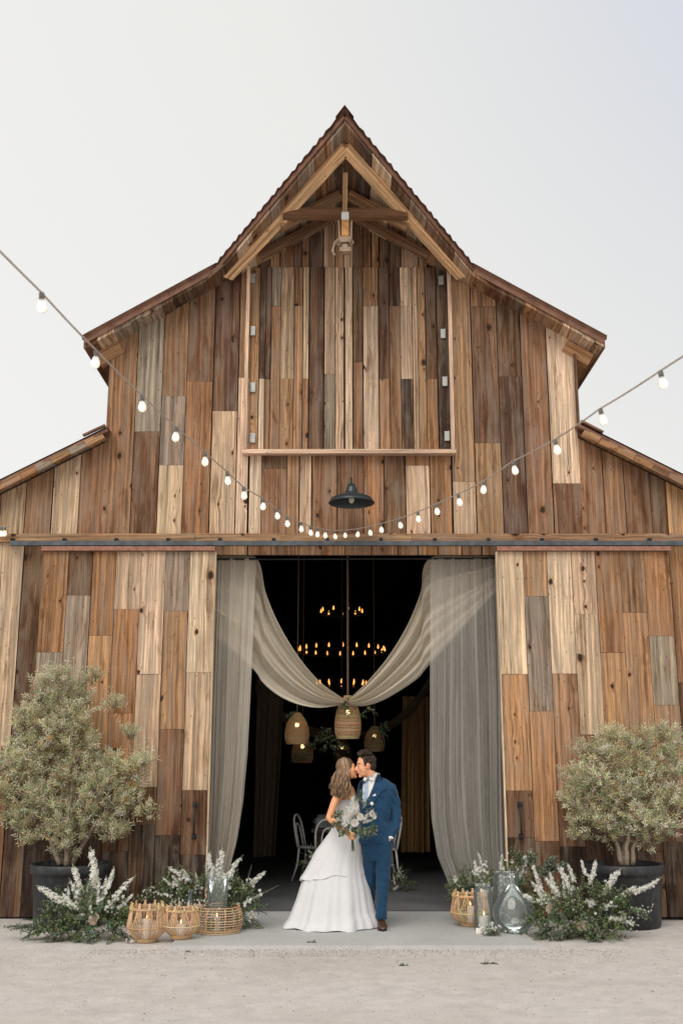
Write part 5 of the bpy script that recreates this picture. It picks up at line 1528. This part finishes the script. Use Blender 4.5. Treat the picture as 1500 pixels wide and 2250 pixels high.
arrangement('big spray of white delphiniums, ferns and dark greenery in front of the right pot', (1270, 2050, 11.15),
    [(1190, 1972, 1168, 1930, 11.2, 'F'), (1198, 1992, 1142, 1961, 11.1, 'F'), (1188, 1952, 1163, 1900, 11.3, 'F'), (1230, 1972, 1196, 1922, 11.15, 'F'), (1255, 1968, 1229, 1896, 11.2, 'F'), (1260, 1940, 1249, 1893, 11.25, 'F'),
     (1284, 1920, 1275, 1886, 11.25, 'F'), (1294, 1944, 1315, 1891, 11.2, 'F'), (1322, 1968, 1360, 1905, 11.15, 'F'), (1360, 1970, 1398, 1945, 11.1, 'F'), (1400, 1960, 1460, 1935, 11.1, 'M'), (1300, 1995, 1290, 1972, 11.05, 'F'),
     (1322, 1988, 1362, 1996, 11.0, 'M'), (1340, 2018, 1398, 2028, 10.95, 'F'), (1285, 2015, 1265, 1998, 11.0, 'M'), (1215, 1965, 1212, 1910, 11.2, 'F'), (1205, 1980, 1180, 1945, 11.1, 'F'), (1220, 1985, 1160, 1980, 11.05, 'M'),
     (1240, 1975, 1238, 1925, 11.15, 'M'), (1335, 1955, 1345, 1918, 11.15, 'F'), (1385, 1962, 1425, 1945, 11.1, 'F')],
    [(1270, 2005, 95, 50, 11.1, 130), (1230, 2030, 60, 28, 11.0, 60), (1330, 1995, 50, 35, 11.05, 50), (1330, 2050, 35, 22, 10.9, 30)],
    [(1190, 1930, 1215, 1885, 11.3, 12), (1200, 1920, 1240, 1900, 11.3, 8), (1260, 2040, 1210, 2062, 10.9, 10), (1300, 2030, 1320, 2070, 10.85, 7), (1210, 2040, 1180, 2055, 10.95, 6), (1380, 2000, 1420, 2010, 11.0, 4)], 54,
    roses=[(1208, 1996, 10.98, .055, (.70, .62, .50)), (1275, 2034, 10.88, .05, (.66, .52, .40)), (1368, 2014, 10.95, .03, (.78, .76, .70))],
    ferns=[(1215, 2000, 1225, 2052, 10.9), (1220, 2000, 1195, 2035, 10.92), (1225, 1995, 1200, 2010, 10.95), (1230, 2000, 1250, 2040, 10.9)],
    baby=[(1385, 2025, 22, 10.95, 24), (1270, 1990, 22, 11.0, 26), (1420, 1998, 16, 11.0, 12)], group=GA)
for (lab, bx, sp, gr, Y, sd) in (('white spike sprig on the barn floor beside the chair behind the bride', 682, [(700, 1890, 660, 1866, 'T'), (695, 1885, 672, 1868, 'M')], (690, 1905, 18, 22), 14.2, 61),
                                 ('small white flower cluster on the barn floor right of the groom', 872, [(872, 1925, 884, 1895, 'T'), (868, 1945, 862, 1915, 'M'), (874, 1930, 878, 1905, 'M'), (864, 1955, 878, 1945, 'F')], (872, 1940, 20, 20), 14.6, 62)):
    arrangement(lab, (bx, 1960, Y), [(a, b, c_, d, Y, k) for a, b, c_, d, k in sp], [(*gr, Y, 26)], None, sd, baby=[(bx+4, 1920 if sd == 62 else 1885, 16, Y-.1, 22)], group='flowers on the barn floor')

# ------------------------------------------------------------------ bouquet in the bride's hand
rs = random.Random(70); BQ = 11.16
bq = thing('bouquet', 'loose bouquet of white roses, delphinium and eucalyptus held by the bride', 'bouquet', HC)
m = MB()
for k in range(12):
    q = at(783+rs.gauss(0, 9), 1806+rs.gauss(0, 5), BQ+rs.uniform(-.02, .04)); lo_ = HC+V((-.006+rs.gauss(0, .010), rs.gauss(0, .006), -.13+rs.uniform(-.03, .03)))
    m.tube([q, HC+V((rs.gauss(0, .008), rs.gauss(0, .006), .03)), lo_], .0042, 5, rs.choice([(.08, .11, .045), (.10, .08, .05), (.06, .09, .04)]))
m.build('stems', M_STEM, bq)
for (a, b, c_, d, k) in ((782, 1800, 767, 1748, 'F'), (784, 1795, 778, 1742, 'M'), (776, 1802, 756, 1768, 'F'), (786, 1800, 785, 1752, 'F'), (795, 1803, 824, 1781, 'F'), (792, 1808, 824, 1800, 'M'), (776, 1804, 752, 1785, 'M'), (780, 1798, 772, 1758, 'F')):
    o = put_spike(bq, at(a, b, BQ+.02), at(c_, d, BQ-.03+rs.uniform(-.03, .03)), dict(F=FULL, M=MEDIUM)[k], rs)
for (x, y, r) in ((791, 1795, .042), (779, 1808, .046), (817, 1788, .034), (770, 1778, .04), (782, 1772, .036), (762, 1790, .036), (822, 1795, .025)):
    rose(bq, at(x, y, BQ-.09), r, (.80, .78, .73), rs)
m = MB()
for (x, y, dx, dz, n, L) in ((748, 1808, -.9, -.3, 7, .12), (756, 1816, -.6, -.8, 6, .11), (800, 1820, .3, -.9, 7, .11), (812, 1812, .8, -.5, 6, .12), (800, 1770, .2, .9, 4, .10), (788, 1760, 0, 1, 3, .09), (770, 1812, -.1, -.6, 5, .08),
                             (785, 1818, .1, -.8, 5, .09), (806, 1790, .8, .4, 4, .1), (750, 1795, -.8, .2, 5, .1)):
    for i in range(n): spray(m, at(x+rs.gauss(0, 5), y+rs.gauss(0, 4), BQ-.03+rs.uniform(-.05, .06)), (dx+rs.uniform(-.4, .4), rs.uniform(-.8, .1), dz+rs.uniform(-.4, .4)), L*rs.uniform(.6, 1.05), 7, .026, .042, EUCA+GREENS[:3], rs, .2)
m.build('eucalyptus', M_LEAF, bq)

# ================================================================== LANTERNS, GLASS, CANDLES
RT_ = [(.62, .41, .23), (.69, .48, .29), (.52, .32, .165), (.65, .44, .25)]
def candle(c, r, h, label, lit=True, group='candles along the barn front'):
    t_ = thing('candle', label, 'candle', c, group)
    m = MB(); m.lathe([(r*.98, 0), (r, .004), (r, h-.004), (r*.96, h), (r*.5, h-.006), (0, h-.008)], 22, c, cap0=True); m.build('wax', M_WAX, t_, smooth=True)
    m = MB(); m.tube([c+V((0, 0, h-.008)), c+V((.002, 0, h+.012))], .0016, 5); m.build('wick', M_IRON, t_)
    if lit:
        m = MB(); m.lathe([(0, .0), (.0055, .008), (.0065, .016), (.003, .032), (0, .042)], 10, c+V((.002, 0, h+.006))); m.build('flame', M_FLAME, t_, smooth=True)
def lantern(c, w_, h, label, seed):
    rs = random.Random(seed); t_ = thing('lantern', label, 'lantern', c, 'rattan lanterns by the doorway')
    R = w_/2; rb, rt_ = R*.56, R*.80
    def rad(v):
        # belly low, narrowing upward to the collar
        if v < .34: return rb+(R-rb)*math.sin(v/.34*math.pi/2)
        return R+(rt_-R)*((v-.34)/.66)**1.25
    P = lambda a, v, k=1.0: c+V((rad(v)*k*math.cos(a), rad(v)*k*math.sin(a), .03+v*(h-.03)))
    N_ = 10; col = lambda: tuple(x*rs.uniform(.85, 1.15) for x in rs.choice(RT_))
    m = MB()
    for k in range(N_):
        a0 = 2*math.pi*k/N_
        for j in range(6):
            a1 = a0+(j-2.5)*(2*math.pi/N_/5.2)*1.02; side = (j-2.5)*.018
            pts = []
            for i in range(11):
                v = i/10*.98; s_ = max(0, (v-.34)/.64); a = a1*(1-s_**1.1)+(a0+side)*s_**1.1; pts.append(P(a, v))
            m.tube(pts, .0042, 5, col())
    for v, r in ((.0, .006), (.34, .0055), (.86, .0065), (.90, .005)): m.tube([P(a*math.pi/24, v, 1.015) for a in range(48)], r, 6, col(), closed=True)
    for k in range(N_):
        a0 = 2*math.pi*k/N_
        for q in (-1, 1): m.tube([P(a0+q*.05, .80, 1.03), P(a0+q*.03, .93, 1.04), P(a0-q*.03, 1.0, 1.03), P(a0-q*.05, 1.05, 1.04)], .0055, 6, col())
        m.tube([P(a0-.045, .875, 1.05), P(a0, .885, 1.06), P(a0+.045, .875, 1.05)], .009, 6, col())
    m.build('rattan_cage', M_RATTAN, t_, smooth=True)
    m = MB(); m.lathe([(0, .003), (rb*.97, .003), (rb*1.02, .012), (rb, .035), (rb*.97, .035), (rb*.9, .02), (0, .02)], 32, c, col=RT_[2]); m.build('base', M_RATTAN, t_, smooth=True)
def gpt(px, Y, z=0): p = at(px, 2040, Y); p.z = z; return p
c1 = gpt(322, 10.80); lantern(c1, .375, .35, 'taller of the two round rattan lanterns left of the slab', 1)
candle(c1+V((.0, -.02, .022)), .038, .19, 'tall white pillar candle inside the taller left rattan lantern')
c2 = gpt(398, 10.82, SZ); lantern(c2, .36, .295, 'shorter of the two round rattan lanterns at the left slab corner', 2)
candle(c2+V((.0, -.02, .022)), .042, .105, 'short white candle inside the shorter left rattan lantern')
c3 = gpt(1033, 11.62, SZ); lantern(c3, .40, .335, 'round rattan lantern right of the doorway beside the glass jars', 3)
candle(c3+V((.0, -.02, .022)), .036, .17, 'white pillar candle inside the rattan lantern right of the doorway')
# wide open rattan basket
c4 = gpt(478, 11.20, SZ)
tr4 = thing('basket', 'wide low open rattan basket behind the shorter left lantern', 'basket', c4); rs = random.Random(8)
m = MB(); R4, H4 = .245, .235
pr4 = lambda v: R4*(.86+.16*math.sin(math.pi*min(1, v*.85+.1)))
rows = 11
for i in range(rows):
    v = i/(rows-1); m.tube([c4+V((pr4(v)*math.cos(a*math.pi/24), pr4(v)*math.sin(a*math.pi/24), .008+v*H4+rs.uniform(-.002, .002))) for a in range(48)], .0062 if i in (0, rows-1) else .0042, 5, tuple(x*rs.uniform(.85, 1.15) for x in RT_[i % 4]), closed=True)
m.build('hoops', M_RATTAN, tr4, smooth=True)
m = MB()
for k in range(16):
    a = 2*math.pi*k/16; m.tube([c4+V((pr4(v)*.985*math.cos(a+.05*v), pr4(v)*.985*math.sin(a+.05*v), .008+v*H4)) for v in [i/6 for i in range(7)]], .0048, 5, RT_[k % 4])
m.build('ribs', M_RATTAN, tr4, smooth=True)
m = MB(); m.lathe([(0, .004), (R4*.85, .004), (R4*.85, .012), (0, .012)], 28, c4, col=RT_[2]); m.build('base', M_RATTAN, tr4)
# glass
def glass(name, tint=(1, 1, 1)):
    """thin blown glass: clear straight through, mirror-like where it turns away"""
    t = NT(name)
    tr = t.n('ShaderNodeBsdfTransparent', {0: (*tint, 1)}); gl = t.n('ShaderNodeBsdfGlossy', {0: (.95, .97, .97, 1), 'Roughness': .03})
    fr = t.n('ShaderNodeFresnel', {'IOR': 1.5}); oc = t.n('ShaderNodeTexCoord').outputs['Object']
    f = t.math('MULTIPLY_ADD', fr.outputs[0], 1.0, .02, clamp=True)
    mx = t.n('ShaderNodeMixShader'); t.link(f, mx.inputs[0]); t.link(tr.outputs[0], mx.inputs[1]); t.link(gl.outputs[0], mx.inputs[2])
    di = t.n('ShaderNodeBsdfDiffuse', {0: (.75, .80, .80, 1)})
    m2 = t.n('ShaderNodeMixShader', {0: .06}); t.link(mx.outputs[0], m2.inputs[1]); t.link(di.outputs[0], m2.inputs[2])
    t.link(m2.outputs[0], t.out.inputs[0]); return t.m
M_GLASS = glass('clear_glass', (.93, .96, .95)); M_BLUE = glass('pale_blue_glass', (.62, .76, .84))
def vessel(name, label, c, prof, th, mat=None, cat='glass jar', group='glass vessels by the doorway'):
    """a thin wall with a thicker foot and a rounded lip"""
    t_ = None
    m = MB(); full = [(0, prof[0][1]+.018), (prof[0][0]*.8, prof[0][1]+.006)]+list(prof)
    rl, zl = full[-1]; full += [(rl+.004, zl+.004), (rl, zl+.008), (rl-.004, zl+.003)]
    m.lathe(full, 40, c); o = m.build(name, mat or M_GLASS, None, smooth=True); tag(o, label, cat, group); return o
dj = gpt(1128, 11.20, SZ)
vessel('demijohn', 'large clear teardrop glass demijohn with a long neck on the right slab corner', dj,
       [(.10, 0), (.135, .012), (.185, .07), (.208, .15), (.205, .21), (.180, .28), (.135, .345), (.085, .40), (.048, .435), (.033, .465), (.029, .50), (.030, .545), (.037, .55)], .005, cat='glass vase')
vessel('glass_jar', 'tall wide clear glass jar standing behind the demijohn', gpt(1113, 11.56, SZ), [(.12, 0), (.128, .01), (.130, .03), (.130, .46), (.118, .50), (.112, .515), (.118, .53)], .004)
jr_ = gpt(1063, 11.32, SZ)
vessel('glass_jar', 'clear glass jar with a neck ring and lit candle beside the demijohn', jr_, [(.088, 0), (.096, .008), (.098, .03), (.098, .36), (.085, .395), (.078, .405), (.080, .43), (.084, .435)], .004)
candle(jr_+V((.0, 0, .008)), .052, .125, 'wide white lit candle inside the clear jar beside the demijohn')
candle(gpt(1051, 11.10, SZ), .030, .05, 'small white votive candle on the slab in front of the clear jar', False)
hc = gpt(476, 11.22, SZ+.014)
vessel('hurricane_vase', 'tall clear glass hurricane vase standing in the wide rattan basket', hc, [(.092, 0), (.098, .008), (.100, .03), (.100, .50), (.103, .505)], .004, cat='glass vase')
candle(hc+V((0, 0, .008)), .030, .11, 'slim white candle inside the tall hurricane vase')
vessel('glass_bottle', 'pale blue glass bottle among the white flowers behind the left lanterns', gpt(416, 11.42, SZ), [(.055, 0), (.062, .01), (.064, .03), (.062, .20), (.045, .26), (.024, .30), (.022, .36), (.026, .37)], .004, M_BLUE, 'glass bottle')
# little sprig at the foot of the jar
rs = random.Random(12); sp0 = gpt(1078, 11.0, SZ)
sg = thing('flower_sprig', 'small sprig of white blooms lying on the slab before the demijohn', 'flowers', sp0)
m = MB()
for i in range(26): spray(m, sp0+V((rs.gauss(0, .035), rs.gauss(0, .03), .015)), (rs.uniform(-1, 1), rs.uniform(-.9, .5), rs.uniform(.1, .8)), rs.uniform(.07, .13), 9, .012, .028, [(.20, .24, .14), (.12, .16, .08), (.28, .30, .2)], rs, .4)
m.build('foliage', M_LEAF, sg)
m = MB()
for i in range(60): floret(m, sp0+V((rs.gauss(0, .055), rs.gauss(0, .04), abs(rs.gauss(.06, .035)))), V((rs.uniform(-.5, .5), -1, .6)), rs.uniform(.009, .015), rs.choice(WHITE), rs, 4)
tag(m.build('small_blooms', M_PETAL, sg), kind='stuff')

# ------------------------------------------------------------------ bits on the ground
rs = random.Random(90)
def gat(px, py, z=0):
    d = ray(px, py); t = (z-CAM_H)/d.z; return V((d.x*t, d.y*t, z))
for (px, py, n, lab) in ((1076, 2118, 7, 'green leaf sprig lying on the dusty ground before the slab'), (888, 2122, 4, 'dried leaf sprig lying flat on the dusty ground'), (684, 2071, 5, 'dark twig lying on the slab in front of the gown'),
                         (408, 2092, 4, 'dry twig lying along the left slab corner')):
    m = MB(); p = gat(px, py, SZ if py < 2085 else 0)+V((0, 0, .006))
    for i in range(n): spray(m, p, (rs.uniform(-1, 1), rs.uniform(-.4, .3), rs.uniform(0, .06)), rs.uniform(.04, .075)*(1.4 if px > 1000 else .8), 4, .012, .028, GREENS, rs, .35)
    tag(m.build('leaf_sprig', M_LEAF), lab, 'sprig')
for (px, py) in ((601, 2035), (598, 2052), (606, 2056), (618, 2054), (592, 2062), (580, 2038), (460, 2110), (62, 2206), (1222, 2092), (705, 2060)):
    m = MB(); p = gat(px, py, SZ if py < 2085 else 0)+V((0, 0, .004)); floret(m, p, (0, 0, 1), .014, WHITE[0], rs, 3)
    tag(m.build('petal', M_PETAL), 'small white petal dropped on the ground in front of the barn', 'petal', 'loose white petals on the ground')

# ================================================================== STRING LIGHTS
def bulb_mat():
    t = NT('lit_bulb_glass'); p = t.bsdf((.97, .95, .90), .08, Transmission_Weight=.75, IOR=1.15)
    p.inputs['Emission Color'].default_value = (1, .90, .74, 1); p.inputs['Emission Strength'].default_value = .26
    t.m.cycles.emission_sampling = 'NONE'; return t.m
M_BULB = bulb_mat(); M_FIL = glow('filament', (1.0, .86, .62), 4)
M_SOCK = plain('grey_socket', (.13, .12, .11), .6, var=.2); M_CORD = plain('pale_cord', (.34, .28, .23), .7, var=.2)
BULB_ME = {}
def bulb_parts(parent, p, rs, k=1.0, tilt=0):
    """socket with a pear bulb hanging from the cord at p"""
    if not BULB_ME:
        m = MB(); m.lathe([(.0, .0), (.010, -.002), (.0165, -.008), (.018, -.030), (.0165, -.052), (.0, -.052)], 12); o = m.build('socket', M_SOCK, None, True); BULB_ME['s'] = o.data; bpy.data.objects.remove(o)
        m = MB(); m.lathe([(.013, -.050), (.0165, -.058), (.0255, -.078), (.031, -.098), (.0295, -.116), (.020, -.130), (.008, -.136), (0, -.1365)], 14); o = m.build('bulb', M_BULB, None, True); BULB_ME['b'] = o.data; bpy.data.objects.remove(o)
        m = MB(); m.ball((0, 0, -.095), (.011, .011, .02), 8, 6); o = m.build('filament', M_FIL, None, True); BULB_ME['f'] = o.data; bpy.data.objects.remove(o)
    rot = Matrix.Rotation(tilt, 4, 'Y') @ Matrix.Rotation(rs.uniform(-.12, .12), 4, 'X')
    s = bpy.data.objects.new('socket', BULB_ME['s']); COL.objects.link(s)
    s.matrix_world = Matrix.Translation(p) @ rot @ Matrix.Scale(k, 4)
    loc, q, sc_ = s.matrix_world.decompose(); s.location = loc; s.rotation_euler = q.to_euler(); s.scale = sc_
    attach(s, parent)
    b = bpy.data.objects.new('bulb', BULB_ME['b']); COL.objects.link(b); b.parent = s
    f = bpy.data.objects.new('filament', BULB_ME['f']); COL.objects.link(f); f.parent = s
SL = [(92, 643), (212, 770), (312, 868), (388, 938), (450, 993), (499, 1036), (535, 1070), (579, 1095), (607, 1117), (630, 1135), (661, 1147), (681, 1156), (698, 1160), (714, 1163), (733, 1166)]
SR = [(757, 1164), (788, 1161), (811, 1157), (836, 1150), (876, 1139), (917, 1124), (957, 1107), (1005, 1085), (1063, 1056), (1126, 1013), (1218, 966), (1317, 898), (1449, 815)]
rs = random.Random(33)
def plan(px, end, yend):
    """where the string crosses this sight line: it runs straight in plan from the barn to its far pole"""
    k = (px-750)/FPX*1.03; ke = (end-750)/FPX*1.03; xe = ke*yend; Y0 = 11.9
    m_ = xe/(Y0-yend)                           # x grows as Y falls
    return m_*Y0/(abs(k)+abs(m_))*1.0 if False else abs(m_)*Y0/(abs(k)+abs(m_))
sl = thing('string_lights', 'string of glowing pear bulbs swooping across the barn front down to the door track', 'string lights', at(745, 1166, 11.85))
PTS = []
for pts, e_, ye in ((SL, 92, 4.5), (SR, 1452, 5.0)):
    for (x, y) in pts: PTS.append(at(x, y, min(11.85, plan(x, e_, ye))))
left_end = at(-60, 490, 3.9); right_end = at(1560, 742, 4.5)
full = [left_end]+PTS+[right_end]
cord = []
for i in range(len(full)-1):
    a, b = full[i], full[i+1]; L = (b-a).length
    for k in range(5):
        t_ = k/5; p = a.lerp(b, t_); p.z -= .05*L*t_*(1-t_)*(.6 if 0 < i < len(full)-2 else .3); cord.append(p)
cord.append(full[-1])
m = MB(); m.tube(cord, .0048, 6); m.build('cord', M_CORD, sl, smooth=True)
for i, p in enumerate(PTS): bulb_parts(sl, p+V((0, 0, .004)), rs, .76, rs.uniform(-.25, .05) if i < len(SL) else rs.uniform(-.2, .2))
s2 = thing('string_lights', 'short end of another bulb string at the left above the door track', 'string lights', at(10, 1158, YW-.12))
q = [at(-60, 1150, YW-.12), at(4, 1157, YW-.12), at(12, 1157, YW-.12), at(27, 1156, YW-.10)]
m = MB(); m.tube(q, .006, 6); m.build('cord', M_CORD, s2)
for p in (q[1], q[2]+V((0, 0, .0))): bulb_parts(s2, p, rs, .9)
